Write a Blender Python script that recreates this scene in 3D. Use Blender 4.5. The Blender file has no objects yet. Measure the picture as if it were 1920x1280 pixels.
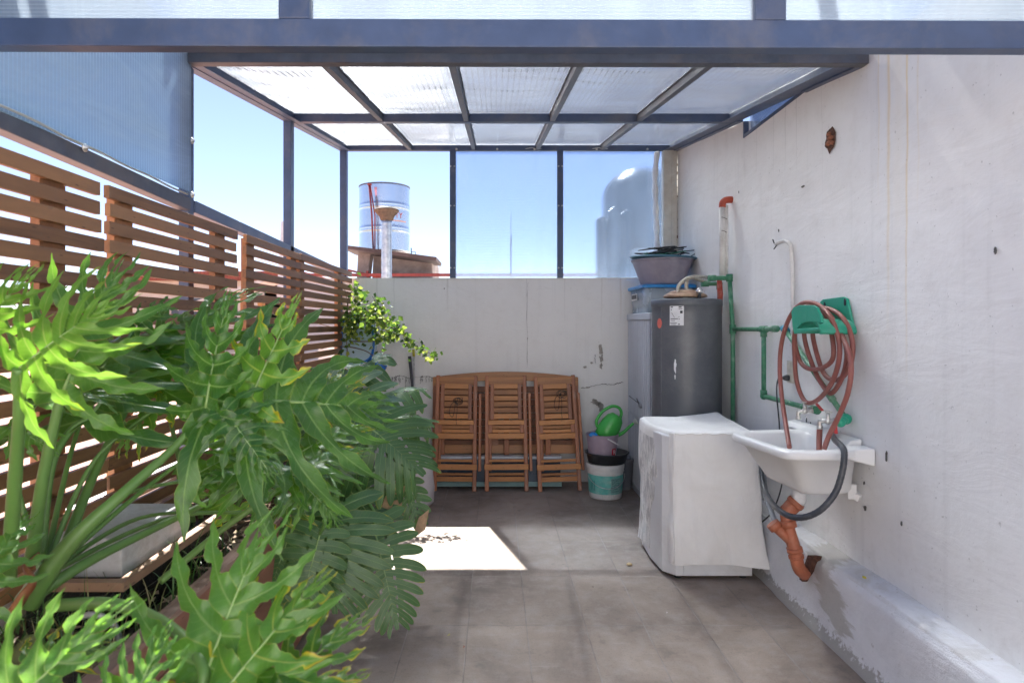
import bpy, math, random
from mathutils import Vector, Matrix, noise
R = math.radians
rnd = random.Random(7)
scene = bpy.context.scene
C = scene.collection

# ------------------------------------------------------------------ camera
cam_d = bpy.data.cameras.new('camera')
cam = bpy.data.objects.new('camera', cam_d)
C.objects.link(cam)
cam.location = (0, 0, 1.4)
cam.rotation_euler = (R(90), 0, 0)
cam_d.sensor_width = 36
cam_d.lens = 22.5
cam_d.shift_x = 32 / 1920
cam_d.shift_y = -32 / 1920
cam_d.clip_start = 0.05
cam_d.clip_end = 3000
cam_d.dof.use_dof = True
cam_d.dof.focus_distance = 4.2
cam_d.dof.aperture_fstop = 5.0
scene.camera = cam
scene.render.engine = 'CYCLES'

# ------------------------------------------------------------------ light
SUN = Vector((0.20, -0.70, -1.0)).normalized()      # travel direction of the light
w = bpy.data.worlds.new("World"); scene.world = w; w.use_nodes = True
nt = w.node_tree
bg = nt.nodes['Background']
sky = nt.nodes.new('ShaderNodeTexSky')
sky.sky_type = 'NISHITA'; sky.sun_disc = False
to_sun = -SUN
sky.sun_elevation = math.asin(to_sun.z)
sky.sun_rotation = math.atan2(to_sun.x, to_sun.y)
sky.air_density = 1.0; sky.dust_density = 0.5; sky.ozone_density = 1.6
sky.altitude = 2200
tint = nt.nodes.new('ShaderNodeMix'); tint.data_type = 'RGBA'; tint.blend_type = 'MULTIPLY'; tint.inputs[0].default_value = 1
tint.inputs[7].default_value = (1.0, .945, 1.035, 1)
hs = nt.nodes.new('ShaderNodeHueSaturation'); hs.inputs['Saturation'].default_value = .92
nt.links.new(sky.outputs[0], hs.inputs['Color']); nt.links.new(hs.outputs[0], tint.inputs[6]); nt.links.new(tint.outputs[2], bg.inputs['Color'])
bg.inputs['Strength'].default_value = 0.050
sd = bpy.data.lights.new('sun', 'SUN')
sd.energy = 4.8; sd.angle = R(0.55); sd.color = (1.0, 0.95, 0.88)
sun = bpy.data.objects.new('sun', sd); C.objects.link(sun)
sun.rotation_euler = SUN.to_track_quat('-Z', 'Y').to_euler()
sun.location = (-2, 6, 8)
vs = scene.view_settings
vs.view_transform = 'Standard'; vs.look = 'None'; vs.exposure = 2.22; vs.gamma = 1.0
vs.use_curve_mapping = False
scene.cycles.transparent_max_bounces = 24
scene.cycles.max_bounces = 10
scene.cycles.caustics_refractive = True; scene.cycles.caustics_reflective = False

# ------------------------------------------------------------------ materials
def new_mat(name):
    m = bpy.data.materials.new(name); m.use_nodes = True
    return m, m.node_tree, m.node_tree.nodes['Principled BSDF'], m.node_tree.nodes['Material Output']
def nd(nt, t, **k):
    n = nt.nodes.new(t)
    for a, b in k.items(): setattr(n, a, b)
    return n
def coords(nt, scale=(1, 1, 1), kind='Object'):
    tc = nd(nt, 'ShaderNodeTexCoord'); mp = nd(nt, 'ShaderNodeMapping')
    mp.inputs['Scale'].default_value = scale
    nt.links.new(tc.outputs[kind], mp.inputs[0])
    return mp.outputs[0]
def noise_tex(nt, vec, scale, detail=4, rough=.55, dist=0):
    n = nd(nt, 'ShaderNodeTexNoise')
    n.inputs['Scale'].default_value = scale; n.inputs['Detail'].default_value = detail
    n.inputs['Roughness'].default_value = rough; n.inputs['Distortion'].default_value = dist
    nt.links.new(vec, n.inputs['Vector'])
    return n.outputs['Fac']
def ramp(nt, fac, stops):
    r = nd(nt, 'ShaderNodeValToRGB')
    el = r.color_ramp.elements
    while len(el) < len(stops): el.new(.5)
    for e, (p, c) in zip(el, stops):
        e.position = p; e.color = (c[0], c[1], c[2], 1) if not isinstance(c, (int, float)) else (c, c, c, 1)
    nt.links.new(fac, r.inputs[0])
    return r.outputs[0]
def mixc(nt, fac, a, b, mode='MIX'):
    m = nd(nt, 'ShaderNodeMix', data_type='RGBA', blend_type=mode)
    for s, v in ((m.inputs[0], fac), (m.inputs[6], a), (m.inputs[7], b)):
        if isinstance(v, (int, float)): s.default_value = v
        elif isinstance(v, (tuple, list)): s.default_value = (v[0], v[1], v[2], 1)
        else: nt.links.new(v, s)
    return m.outputs[2]
def math_n(nt, op, a, b=0.0, c=None, clamp=False):
    m = nd(nt, 'ShaderNodeMath', operation=op); m.use_clamp = clamp
    for i, v in enumerate((a, b) if c is None else (a, b, c)):
        if isinstance(v, (int, float)): m.inputs[i].default_value = v
        else: nt.links.new(v, m.inputs[i])
    return m.outputs[0]
def bump(nt, bsdf, h, strength=.3, dist=.01):
    b = nd(nt, 'ShaderNodeBump')
    b.inputs['Strength'].default_value = strength; b.inputs['Distance'].default_value = dist
    nt.links.new(h, b.inputs['Height']); nt.links.new(b.outputs[0], bsdf.inputs['Normal'])
    return b
def attr(nt, name):
    a = nd(nt, 'ShaderNodeAttribute'); a.attribute_name = name
    return a.outputs['Fac']
def sep(nt, vec):
    s = nd(nt, 'ShaderNodeSeparateXYZ'); nt.links.new(vec, s.inputs[0]); return s.outputs

def plain(name, col, rough=.5, metal=0, var=.12, scale=14, bumps=.0, spec=.5, dirt=None, dirt_amt=.5, trans=0):
    """paint / plastic / metal with mottling and dirt"""
    m, nt, b, out = new_mat(name)
    v = coords(nt)
    f = noise_tex(nt, v, scale, 5, .6)
    c = mixc(nt, ramp(nt, f, [(.3, 0), (.7, 1)]), tuple(x * (1 - var) for x in col), tuple(min(1, x * (1 + var)) for x in col))
    if dirt:
        f2 = noise_tex(nt, v, scale * .35, 8, .72, .4)
        c = mixc(nt, math_n(nt, 'MULTIPLY', ramp(nt, f2, [(.48, 0), (.68, 1)]), dirt_amt), c, dirt)
    nt.links.new(c, b.inputs['Base Color'])
    rr = math_n(nt, 'MULTIPLY_ADD', f, .25, rough - .12, True)
    nt.links.new(rr, b.inputs['Roughness'])
    b.inputs['Metallic'].default_value = metal
    b.inputs['Specular IOR Level'].default_value = spec
    if bumps: bump(nt, b, noise_tex(nt, v, scale * 3, 6, .6), bumps, .004)
    if trans: b.inputs['Transmission Weight'].default_value = trans
    return m

def wood(name, dark, light, axis=1, scale=1.0, rough=.55, wear=None):
    """grain runs along the axis; per-board tone from the 'var' attribute"""
    m, nt, b, out = new_mat(name)
    sc = [34 * scale] * 3; sc[axis] = 2.2 * scale
    v0 = coords(nt)
    va = attr(nt, 'var')
    add = nd(nt, 'ShaderNodeVectorMath', operation='ADD')
    nt.links.new(v0, add.inputs[0])
    cx = nd(nt, 'ShaderNodeCombineXYZ')
    k = math_n(nt, 'MULTIPLY', va, 37.0)
    for i in range(3): nt.links.new(k, cx.inputs[i])
    nt.links.new(cx.outputs[0], add.inputs[1])
    mp = nd(nt, 'ShaderNodeMapping'); mp.inputs['Scale'].default_value = sc
    nt.links.new(add.outputs[0], mp.inputs[0])
    g = noise_tex(nt, mp.outputs[0], 1.0, 6, .65, .9)
    big = noise_tex(nt, add.outputs[0], 5, 3, .5)
    t = math_n(nt, 'ADD', math_n(nt, 'MULTIPLY', g, .75), math_n(nt, 'MULTIPLY', va, .5))
    t = math_n(nt, 'ADD', t, math_n(nt, 'MULTIPLY', big, .25))
    c = ramp(nt, t, [(.38, dark), (.62, tuple((a + c_) / 2 for a, c_ in zip(dark, light))), (.98, light)])
    # knots
    vo = nd(nt, 'ShaderNodeTexVoronoi'); s2 = [9.] * 3; s2[axis] = 2.6
    mp2 = nd(nt, 'ShaderNodeMapping'); mp2.inputs['Scale'].default_value = s2
    nt.links.new(add.outputs[0], mp2.inputs[0]); nt.links.new(mp2.outputs[0], vo.inputs['Vector'])
    kn = ramp(nt, vo.outputs['Distance'], [(.05, 1), (.16, 0)])
    c = mixc(nt, math_n(nt, 'MULTIPLY', kn, .6), c, tuple(x * .3 for x in dark))
    if wear:
        f2 = noise_tex(nt, v0, 9, 8, .75)
        c = mixc(nt, math_n(nt, 'MULTIPLY', ramp(nt, f2, [(.56, 0), (.7, 1)]), .55), c, wear)
    nt.links.new(c, b.inputs['Base Color'])
    nt.links.new(math_n(nt, 'MULTIPLY_ADD', g, .3, rough - .15), b.inputs['Roughness'])
    bump(nt, b, g, .35, .003)
    return m

def plaster(name, col, stain=None, peel=.0, drips=None, rough=.85, tint2=(.62, .60, .56)):
    m, nt, b, out = new_mat(name)
    tc = nd(nt, 'ShaderNodeTexCoord'); v = tc.outputs['Object']
    f = noise_tex(nt, v, 1.3, 6, .6)
    c = mixc(nt, ramp(nt, f, [(.35, 0), (.72, 1)]), tuple(x * .93 for x in col), col)
    f3 = noise_tex(nt, v, 7, 7, .7)
    c = mixc(nt, math_n(nt, 'MULTIPLY', ramp(nt, f3, [(.5, 0), (.75, 1)]), .25), c, tint2)
    # fine vertical run marks
    mp = nd(nt, 'ShaderNodeMapping'); mp.inputs['Scale'].default_value = (16, 16, .6)
    nt.links.new(v, mp.inputs[0])
    f4 = noise_tex(nt, mp.outputs[0], 1, 5, .6)
    c = mixc(nt, math_n(nt, 'MULTIPLY', ramp(nt, f4, [(.55, 0), (.75, 1)]), .20), c, (.56, .555, .54))
    # scuffs and specks
    f5 = noise_tex(nt, v, 60, 3, .5)
    c = mixc(nt, math_n(nt, 'MULTIPLY', ramp(nt, f5, [(.70, 0), (.74, 1)]), .4), c, (.25, .24, .22))
    mpz = nd(nt, 'ShaderNodeMapping'); mpz.inputs['Scale'].default_value = (2, 2.2, 9); mpz.inputs['Rotation'].default_value = (.35, 0, 0); nt.links.new(v, mpz.inputs[0])
    f6 = noise_tex(nt, mpz.outputs[0], 2.2, 8, .75, 1.5)
    c = mixc(nt, math_n(nt, 'MULTIPLY', ramp(nt, f6, [(.60, 0), (.70, 1)]), .22), c, (.50, .49, .47))
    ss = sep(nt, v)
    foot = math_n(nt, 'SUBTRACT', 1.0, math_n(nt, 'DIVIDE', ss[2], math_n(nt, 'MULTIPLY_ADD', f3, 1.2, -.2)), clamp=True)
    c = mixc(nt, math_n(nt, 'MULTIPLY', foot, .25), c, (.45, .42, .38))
    if drips:   # yellow-brown rust runs, (coordinate axis, [(position, halfwidth, top, bottom)])
        ax, lst = drips
        s = sep(nt, v)
        wob = math_n(nt, 'MULTIPLY_ADD', noise_tex(nt, v, 6, 2), .02, -.01)
        pos = math_n(nt, 'ADD', s[ax], wob)
        for (p, hw, top, bot, amt, dc) in lst:
            d = math_n(nt, 'ABSOLUTE', math_n(nt, 'SUBTRACT', pos, p))
            k = ramp(nt, math_n(nt, 'DIVIDE', d, hw), [(.15, 1), (1.0, 0)])
            z = math_n(nt, 'DIVIDE', math_n(nt, 'SUBTRACT', s[2], bot), top - bot, clamp=True)
            z = math_n(nt, 'POWER', z, .7)
            c = mixc(nt, math_n(nt, 'MULTIPLY', math_n(nt, 'MULTIPLY', k, z), amt), c, dc)
    nt.links.new(c, b.inputs['Base Color'])
    b.inputs['Roughness'].default_value = rough
    b.inputs['Specular IOR Level'].default_value = .25
    mp3 = nd(nt, 'ShaderNodeMapping'); mp3.inputs['Scale'].default_value = (1, .55, 1.6)
    nt.links.new(v, mp3.inputs[0])
    h = math_n(nt, 'ADD', math_n(nt, 'MULTIPLY', noise_tex(nt, mp3.outputs[0], 4.5, 5, .55, .6), 1.0),
               math_n(nt, 'MULTIPLY', noise_tex(nt, v, 45, 6, .65), .12))
    bump(nt, b, h, .36, .016)
    return m

def polycarb(name, tint, clear, axis, pitch, diffuse=(.8, .85, .9), haze=.25, dirt=.3, gloss=.08, blur=0, brough=.12, bior=1.05):
    """twin-wall sheet: clear share, milky share that scatters, thin ribs across one axis"""
    m, nt, b, out = new_mat(name)
    nt.nodes.remove(b)
    v = coords(nt)
    s = sep(nt, v)
    wv = math_n(nt, 'SINE', math_n(nt, 'MULTIPLY', s[axis], 2 * math.pi / pitch))
    rib = ramp(nt, wv, [(.55, 0), (.95, 1)])
    sc = [1.2] * 3
    sc = [3.0 if i != axis else .8 for i in range(3)]
    mp = nd(nt, 'ShaderNodeMapping'); mp.inputs['Scale'].default_value = sc
    nt.links.new(v, mp.inputs[0])
    n1 = noise_tex(nt, mp.outputs[0], 1.6, 7, .68, 1.2)
    dirtm = ramp(nt, n1, [(.42, 0), (.72, 1)])
    tr = nd(nt, 'ShaderNodeBsdfTransparent'); tr.inputs[0].default_value = (*tint, 1)
    tl = nd(nt, 'ShaderNodeBsdfTranslucent'); tl.inputs[0].default_value = (*diffuse, 1)
    df = nd(nt, 'ShaderNodeBsdfDiffuse'); df.inputs[0].default_value = (*diffuse, 1)
    gl = nd(nt, 'ShaderNodeBsdfGlossy'); gl.inputs['Roughness'].default_value = .22
    if blur:      # part of the sheet passes light only as a soft blur
        rf = nd(nt, 'ShaderNodeBsdfRefraction'); rf.inputs['IOR'].default_value = bior; rf.inputs['Roughness'].default_value = brough; rf.inputs[0].default_value = (*tint, 1)
        mb_ = nd(nt, 'ShaderNodeMixShader'); mb_.inputs[0].default_value = blur
        nt.links.new(tr.outputs[0], mb_.inputs[1]); nt.links.new(rf.outputs[0], mb_.inputs[2]); tr = mb_
    m1 = nd(nt, 'ShaderNodeMixShader'); m1.inputs[0].default_value = haze
    nt.links.new(tl.outputs[0], m1.inputs[1]); nt.links.new(df.outputs[0], m1.inputs[2])
    milky = math_n(nt, 'ADD', 1 - clear, math_n(nt, 'MULTIPLY', rib, .22))
    milky = math_n(nt, 'ADD', milky, math_n(nt, 'MULTIPLY', dirtm, dirt), clamp=True)
    m2 = nd(nt, 'ShaderNodeMixShader'); nt.links.new(milky, m2.inputs[0])
    nt.links.new(tr.outputs[0], m2.inputs[1]); nt.links.new(m1.outputs[0], m2.inputs[2])
    m3 = nd(nt, 'ShaderNodeMixShader')
    lw = nd(nt, 'ShaderNodeLayerWeight'); lw.inputs[0].default_value = .35
    nt.links.new(math_n(nt, 'MULTIPLY_ADD', lw.outputs['Fresnel'], .35, gloss), m3.inputs[0])
    nt.links.new(m2.outputs[0], m3.inputs[1]); nt.links.new(gl.outputs[0], m3.inputs[2])
    nt.links.new(m3.outputs[0], out.inputs['Surface'])
    return m

def leaf_mat(name, dark, light, vein, yellow=0.0, rough=.3, trans=.35, tcol=(.35, .6, .05)):
    m, nt, b, out = new_mat(name)
    v = coords(nt)
    oi = nd(nt, 'ShaderNodeObjectInfo')
    n = noise_tex(nt, v, 9, 4, .6)
    t = math_n(nt, 'ADD', math_n(nt, 'MULTIPLY', n, .6), math_n(nt, 'MULTIPLY', oi.outputs['Random'], .45))
    c = ramp(nt, t, [(.2, dark), (.85, light)])
    ca = attr(nt, 'cross'); sa = attr(nt, 'along')
    # side veins, faint
    fine = math_n(nt, 'SINE', math_n(nt, 'MULTIPLY', math_n(nt, 'SUBTRACT', math_n(nt, 'MULTIPLY', sa, 1.0), math_n(nt, 'MULTIPLY', ca, .12)), 95.0))
    c = mixc(nt, math_n(nt, 'MULTIPLY', ramp(nt, fine, [(.86, 0), (1.0, 1)]), .22), c, vein)
    vm = ramp(nt, ca, [(.035, 1), (.10, 0)])
    c = mixc(nt, math_n(nt, 'MULTIPLY', vm, .75), c, vein)
    edge = ramp(nt, ca, [(.90, 0), (.995, 1)])
    c = mixc(nt, math_n(nt, 'MULTIPLY', edge, .55), c, (.42, .48, .10))
    if yellow:
        y = math_n(nt, 'ADD', math_n(nt, 'MULTIPLY', ca, .30), math_n(nt, 'MULTIPLY', sa, .55))
        y = math_n(nt, 'ADD', y, math_n(nt, 'MULTIPLY', noise_tex(nt, v, 14, 4, .6), .55))
        ym = ramp(nt, y, [(1.18 - yellow * .3 if 1.18 - yellow * .3 < .97 else .97, 0), (1.0, 1)])
        y1 = math_n(nt, 'MULTIPLY', math_n(nt, 'SUBTRACT', y, 1.06 - yellow * .34), 7.0, clamp=True)
        c = mixc(nt, y1, c, (.62, .50, .02))
        y2 = math_n(nt, 'MULTIPLY', math_n(nt, 'SUBTRACT', y, 1.17 - yellow * .30), 12.0, clamp=True)
        c = mixc(nt, y2, c, (.22, .08, .035))
    nt.links.new(c, b.inputs['Base Color'])
    nt.links.new(math_n(nt, 'MULTIPLY_ADD', n, .25, rough - .1), b.inputs['Roughness'])
    b.inputs['Specular IOR Level'].default_value = .65
    tl = nd(nt, 'ShaderNodeBsdfTranslucent')
    nt.links.new(mixc(nt, .55, c, tcol), tl.inputs[0])
    bm = math_n(nt, 'ADD', math_n(nt, 'MULTIPLY', vm, .8), noise_tex(nt, v, 26, 3, .5))
    bp = bump(nt, b, bm, .30, .004)
    mx = nd(nt, 'ShaderNodeMixShader'); mx.inputs[0].default_value = trans
    nt.links.new(b.outputs[0], mx.inputs[1]); nt.links.new(tl.outputs[0], mx.inputs[2])
    nt.links.new(mx.outputs[0], out.inputs['Surface'])
    return m

# ------------------------------------------------------------------ mesh builder
class MB:
    def __init__(s):
        s.v = []; s.f = []; s.sm = []; s.var = []; s.mi = []; s.cross = None; s.along = None
    def add(s, verts, faces, smooth=False, var=None, mi=0):
        o = len(s.v); s.v += [Vector(p) for p in verts]
        v = rnd.random() if var is None else var
        for f in faces:
            s.f.append([i + o for i in f]); s.sm.append(smooth); s.var.append(v); s.mi.append(mi)
        return s
    def box(s, lo, hi, rot=None, piv=None, var=None, mi=0):
        x0, y0, z0 = lo; x1, y1, z1 = hi
        vs_ = [Vector(p) for p in ((x0,y0,z0),(x1,y0,z0),(x1,y1,z0),(x0,y1,z0),(x0,y0,z1),(x1,y0,z1),(x1,y1,z1),(x0,y1,z1))]
        if rot is not None:
            pv = Vector(piv) if piv is not None else (Vector(lo) + Vector(hi)) / 2
            vs_ = [rot @ (p - pv) + pv for p in vs_]
        return s.add(vs_, [(0,3,2,1),(4,5,6,7),(0,1,5,4),(1,2,6,5),(2,3,7,6),(3,0,4,7)], False, var, mi)
    def beam(s, a, b, w, h, up=(0, 0, 1), var=None, mi=0):
        """bar from a to b, w across, h along up"""
        a = Vector(a); b = Vector(b); d = (b - a).normalized()
        u = Vector(up); u = (u - d * u.dot(d)).normalized(); r = d.cross(u)
        vs_ = []
        for p in (a, b):
            for (i, j) in ((-1, -1), (1, -1), (1, 1), (-1, 1)):
                vs_.append(p + r * (i * w / 2) + u * (j * h / 2))
        return s.add(vs_, [(0,1,2,3),(7,6,5,4),(0,4,5,1),(1,5,6,2),(2,6,7,3),(3,7,4,0)], False, var, mi)
    def tube(s, pts, r, n=10, cap=True, var=None, mi=0, flat=None):
        pts = [Vector(p) for p in pts]; m = len(pts)
        rs = r if isinstance(r, (list, tuple)) else [r] * m
        vs_ = []; nrm = None
        for i, p in enumerate(pts):
            t = (pts[min(i + 1, m - 1)] - pts[max(i - 1, 0)])
            t = t.normalized() if t.length > 1e-9 else Vector((0, 0, 1))
            if nrm is None:
                nrm = t.cross(Vector((0, 0, 1)))
                if nrm.length < .1: nrm = t.cross(Vector((1, 0, 0)))
            nrm = (nrm - t * nrm.dot(t)).normalized()
            bn = t.cross(nrm)
            for k in range(n):
                a = 2 * math.pi * k / n
                vs_.append(p + (nrm * math.cos(a) + bn * math.sin(a) * (flat or 1)) * rs[i])
        fs = []
        for i in range(m - 1):
            for k in range(n):
                k2 = (k + 1) % n
                fs.append((i * n + k, i * n + k2, (i + 1) * n + k2, (i + 1) * n + k))
        s.add(vs_, fs, True, var, mi)
        if cap:
            o = len(s.v) - len(vs_)
            s.f.append([o + k for k in range(n)][::-1]); s.sm.append(False); s.var.append(.5); s.mi.append(mi)
            s.f.append([o + (m - 1) * n + k for k in range(n)]); s.sm.append(False); s.var.append(.5); s.mi.append(mi)
        return s
    def lathe(s, prof, c=(0, 0, 0), n=32, rot=None, smooth=True, var=None, mi=0, sx=1, sy=1, wob=0):
        """prof: list of (radius, z)"""
        c = Vector(c); vs_ = []
        for j, (r, z) in enumerate(prof):
            for k in range(n):
                a = 2 * math.pi * k / n
                rr = r * (1 + wob * math.sin(3 * a + j))
                p = Vector((rr * math.cos(a) * sx, rr * math.sin(a) * sy, z))
                if rot is not None: p = rot @ p
                vs_.append(p + c)
        fs = []
        for i in range(len(prof) - 1):
            for k in range(n):
                k2 = (k + 1) % n
                fs.append((i * n + k, i * n + k2, (i + 1) * n + k2, (i + 1) * n + k))
        o = len(s.v)
        s.add(vs_, fs, smooth, var, mi)
        for row in (0, len(prof) - 1):
            if prof[row][0] > 1e-4:
                f = [o + row * n + k for k in range(n)]
                s.f.append(f[::-1] if row == 0 else f); s.sm.append(False); s.var.append(.5); s.mi.append(mi)
        return s
    def loft(s, loops, smooth=True, cap0=True, cap1=True, var=None, mi=0):
        n = len(loops[0]); vs_ = [p for l in loops for p in l]; fs = []
        for i in range(len(loops) - 1):
            for k in range(n):
                k2 = (k + 1) % n
                fs.append((i * n + k, i * n + k2, (i + 1) * n + k2, (i + 1) * n + k))
        o = len(s.v); s.add(vs_, fs, smooth, var, mi)
        if cap0: s.f.append([o + k for k in range(n)][::-1]); s.sm.append(False); s.var.append(.5); s.mi.append(mi)
        if cap1: s.f.append([o + (len(loops) - 1) * n + k for k in range(n)]); s.sm.append(False); s.var.append(.5); s.mi.append(mi)
        return s
    def slab(s, poly, a0, a1, axis=0, var=None, mi=0):
        """extrude a 2-D outline along an axis: axis 0 -> poly is (y,z); 1 -> (x,z); 2 -> (x,y)"""
        def P(p, t):
            return (t, p[0], p[1]) if axis == 0 else ((p[0], t, p[1]) if axis == 1 else (p[0], p[1], t))
        return s.loft([[P(p, a0) for p in poly], [P(p, a1) for p in poly]], False, var=var, mi=mi)
    def build(s, name, mat, parent=None, bevel=0, subd=0, origin=None, seg=2):
        if parent is not None:
            o0 = Vector(parent['_o']) if '_o' in parent else Vector((0, 0, 0))
            off = o0
        else:
            if origin is None:
                xs = [p.x for p in s.v]; ys = [p.y for p in s.v]; zs = [p.z for p in s.v]
                off = Vector(((min(xs) + max(xs)) / 2, (min(ys) + max(ys)) / 2, min(zs)))
            else: off = Vector(origin)
        me = bpy.data.meshes.new(name)
        me.from_pydata([tuple(p - off) for p in s.v], [], s.f)
        mats = mat if isinstance(mat, (list, tuple)) else [mat]
        for m in mats: me.materials.append(m)
        me.polygons.foreach_set('use_smooth', s.sm)
        me.polygons.foreach_set('material_index', s.mi)
        a = me.attributes.new('var', 'FLOAT', 'FACE'); a.data.foreach_set('value', s.var)
        if s.cross:
            a = me.attributes.new('cross', 'FLOAT', 'POINT'); a.data.foreach_set('value', s.cross)
            a = me.attributes.new('along', 'FLOAT', 'POINT'); a.data.foreach_set('value', s.along)
        me.update()
        ob = bpy.data.objects.new(name, me); C.objects.link(ob)
        if parent is not None:
            ob.parent = parent
            ob['_o'] = tuple(off)
        else:
            ob.location = off; ob['_o'] = tuple(off)
        if bevel:
            md = ob.modifiers.new('bevel', 'BEVEL'); md.width = bevel; md.segments = seg
            md.limit_method = 'ANGLE'; md.angle_limit = R(40)
        if subd:
            md = ob.modifiers.new('subd', 'SUBSURF'); md.levels = subd; md.render_levels = subd
        return ob

def thing(name, label, cat, loc=(0, 0, 0), group=None):
    o = bpy.data.objects.new(name, None); C.objects.link(o)
    o.location = loc; o['_o'] = tuple(loc); o.empty_display_size = .1
    return tag(o, label, cat, group)
def tag(o, label=None, cat=None, group=None, kind=None):
    if label: o['label'] = label
    if cat: o['category'] = cat
    if group: o['group'] = group
    if kind: o['kind'] = kind
    return o
def copy_tree(o, parent=None):
    c = o.copy(); C.objects.link(c)
    if parent is not None: c.parent = parent
    for ch in list(o.children): copy_tree(ch, c)
    return c
F = 1200.0
def P(px, py, d):      # where the photo's point lies at depth d
    return Vector(((px - 928) / F * d, d, 1.4 + (608 - py) / F * d))
def PX(px, py, X):     # ... on the plane x = X
    return P(px, py, F * X / (px - 928))
def spline(pts, n=8):
    pts = [Vector(p) for p in pts]; out = []
    for i in range(len(pts) - 1):
        p0 = pts[max(i - 1, 0)]; p1 = pts[i]; p2 = pts[i + 1]; p3 = pts[min(i + 2, len(pts) - 1)]
        for k in range(n):
            t = k / n
            out.append(.5 * ((2 * p1) + (p2 - p0) * t + (2 * p0 - 5 * p1 + 4 * p2 - p3) * t * t + (3 * p1 - p0 - 3 * p2 + p3) * t ** 3))
    out.append(pts[-1]); return out
def text_mesh(s, size, mat, parent, loc, rot, name='lettering', extrude=.0008, bend=None):
    cu = bpy.data.curves.new(name, 'FONT'); cu.body = s; cu.size = size; cu.extrude = extrude
    cu.align_x = 'CENTER'; cu.align_y = 'CENTER'
    t = bpy.data.objects.new(name, cu); C.objects.link(t)
    bpy.context.view_layer.update()
    me = bpy.data.meshes.new_from_object(t)
    bpy.data.objects.remove(t)
    M = Matrix.Translation(Vector(loc)) @ rot.to_4x4()
    off = Vector(parent['_o'])
    for v in me.vertices:
        p = M @ v.co
        if bend: p = bend(v.co)
        v.co = p - off
    me.materials.clear(); me.materials.append(mat)
    ob = bpy.data.objects.new(name, me); C.objects.link(ob); ob.parent = parent; ob['_o'] = tuple(off)
    return ob
def blob_poly(cx, cy, rx, ry, n=26, seed=0, jag=.35):
    out = []
    for k in range(n):
        a = 2 * math.pi * k / n
        q = 1 + jag * noise.noise(Vector((math.cos(a) * 1.7 + seed * 3.1, math.sin(a) * 1.7, seed))) * 1.6 + jag * .5 * (rnd.random() - .5)
        out.append((cx + rx * q * math.cos(a), cy + ry * q * math.sin(a)))
    return out
# ------------------------------------------------------------------ shared materials
M = {}
M['steel'] = plain('blue_grey_steel', (.055, .086, .165), .42, .0, .15, 9, .15, .5, (.22, .20, .18), .35)
M['steel_dark'] = plain('grey_steel', (.085, .095, .12), .5, .0, .25, 12, .2, .5, (.20, .15, .12), .45)
M['galv'] = plain('galvanised', (.55, .57, .60), .38, .85, .2, 30, .1)
M['bolt'] = plain('bolt_metal', (.6, .6, .58), .35, .8, .2, 60)
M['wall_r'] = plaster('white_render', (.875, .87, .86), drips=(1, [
    (.12, .014, 2.6, 1.35, .55, (.74, .56, .26)), (.005, .009, 2.6, 1.15, .65, (.74, .55, .24)), (.19, .008, 2.6, 1.9, .35, (.74, .60, .34)),
    (-.06, .008, 2.6, 1.8, .3, (.74, .6, .34)), (.06, .06, 2.7, 1.5, .22, (.80, .70, .48)), (1.05, .006, 2.6, 2.2, .35, (.4, .4, .4)), (.92, .005, 2.6, 2.15, .35, (.4, .4, .4)),
    (1.20, .004, 2.6, 2.1, .35, (.4, .4, .4)), (1.45, .004, 2.6, 2.25, .3, (.4, .4, .4)), (.65, .004, 2.6, 1.9, .2, (.4, .4, .4)), (-.64, .03, 1.6, .9, .2, (.55, .55, .55))]))
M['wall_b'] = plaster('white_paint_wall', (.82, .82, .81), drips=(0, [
    (.28, .006, 1.8, 1.15, .35, (.4, .4, .42)), (-1.05, .012, 1.8, 1.0, .3, (.45, .44, .42)), (-.42, .012, 1.8, 1.5, .35, (.4, .38, .36)),
    (-.9, .008, 1.8, 1.2, .25, (.4, .4, .4)), (.95, .008, 1.8, 1.3, .3, (.45, .42, .38)), (1.12, .012, 1.8, 1.4, .35, (.5, .4, .3)), (.62, .006, 1.8, 1.4, .25, (.4, .4, .4))]))
M['mortar'] = plain('bare_mortar', (.33, .31, .285), .9, 0, .25, 22, .8, .2)
M['dark_hole'] = plain('broken_brick', (.11, .055, .04), .9, 0, .6, 60, .9, .2)
M['crack'] = plain('crack_dirt', (.10, .095, .09), .95, 0, .2)
M['roof_sheet'] = polycarb('clear_ribbed_roof_sheet', (.79, .82, .85), .80, 0, .030, (.25, .26, .28), .25, .36, blur=.56, brough=.12, bior=1.33)
M['side_sheet'] = polycarb('bluish_ribbed_side_sheet', (.56, .68, .78), .60, 1, .016, (.40, .53, .64), .35, .25, blur=.4)
M['back_sheet'] = polycarb('clear_ribbed_back_sheet', (.78, .85, .94), .88, 2, .014, (.34, .44, .58), .3, .10, blur=.45, brough=.05)
M['front_sheet'] = polycarb('milky_ribbed_front_sheet', (.82, .88, .93), .55, 2, .010, (.50, .56, .62), .35, .25, blur=.5)
M['shade_sheet'] = polycarb('weathered_shade_sheet', (.85, .88, .90), .46, 0, .012, (.82, .83, .84), .15, .35)

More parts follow.
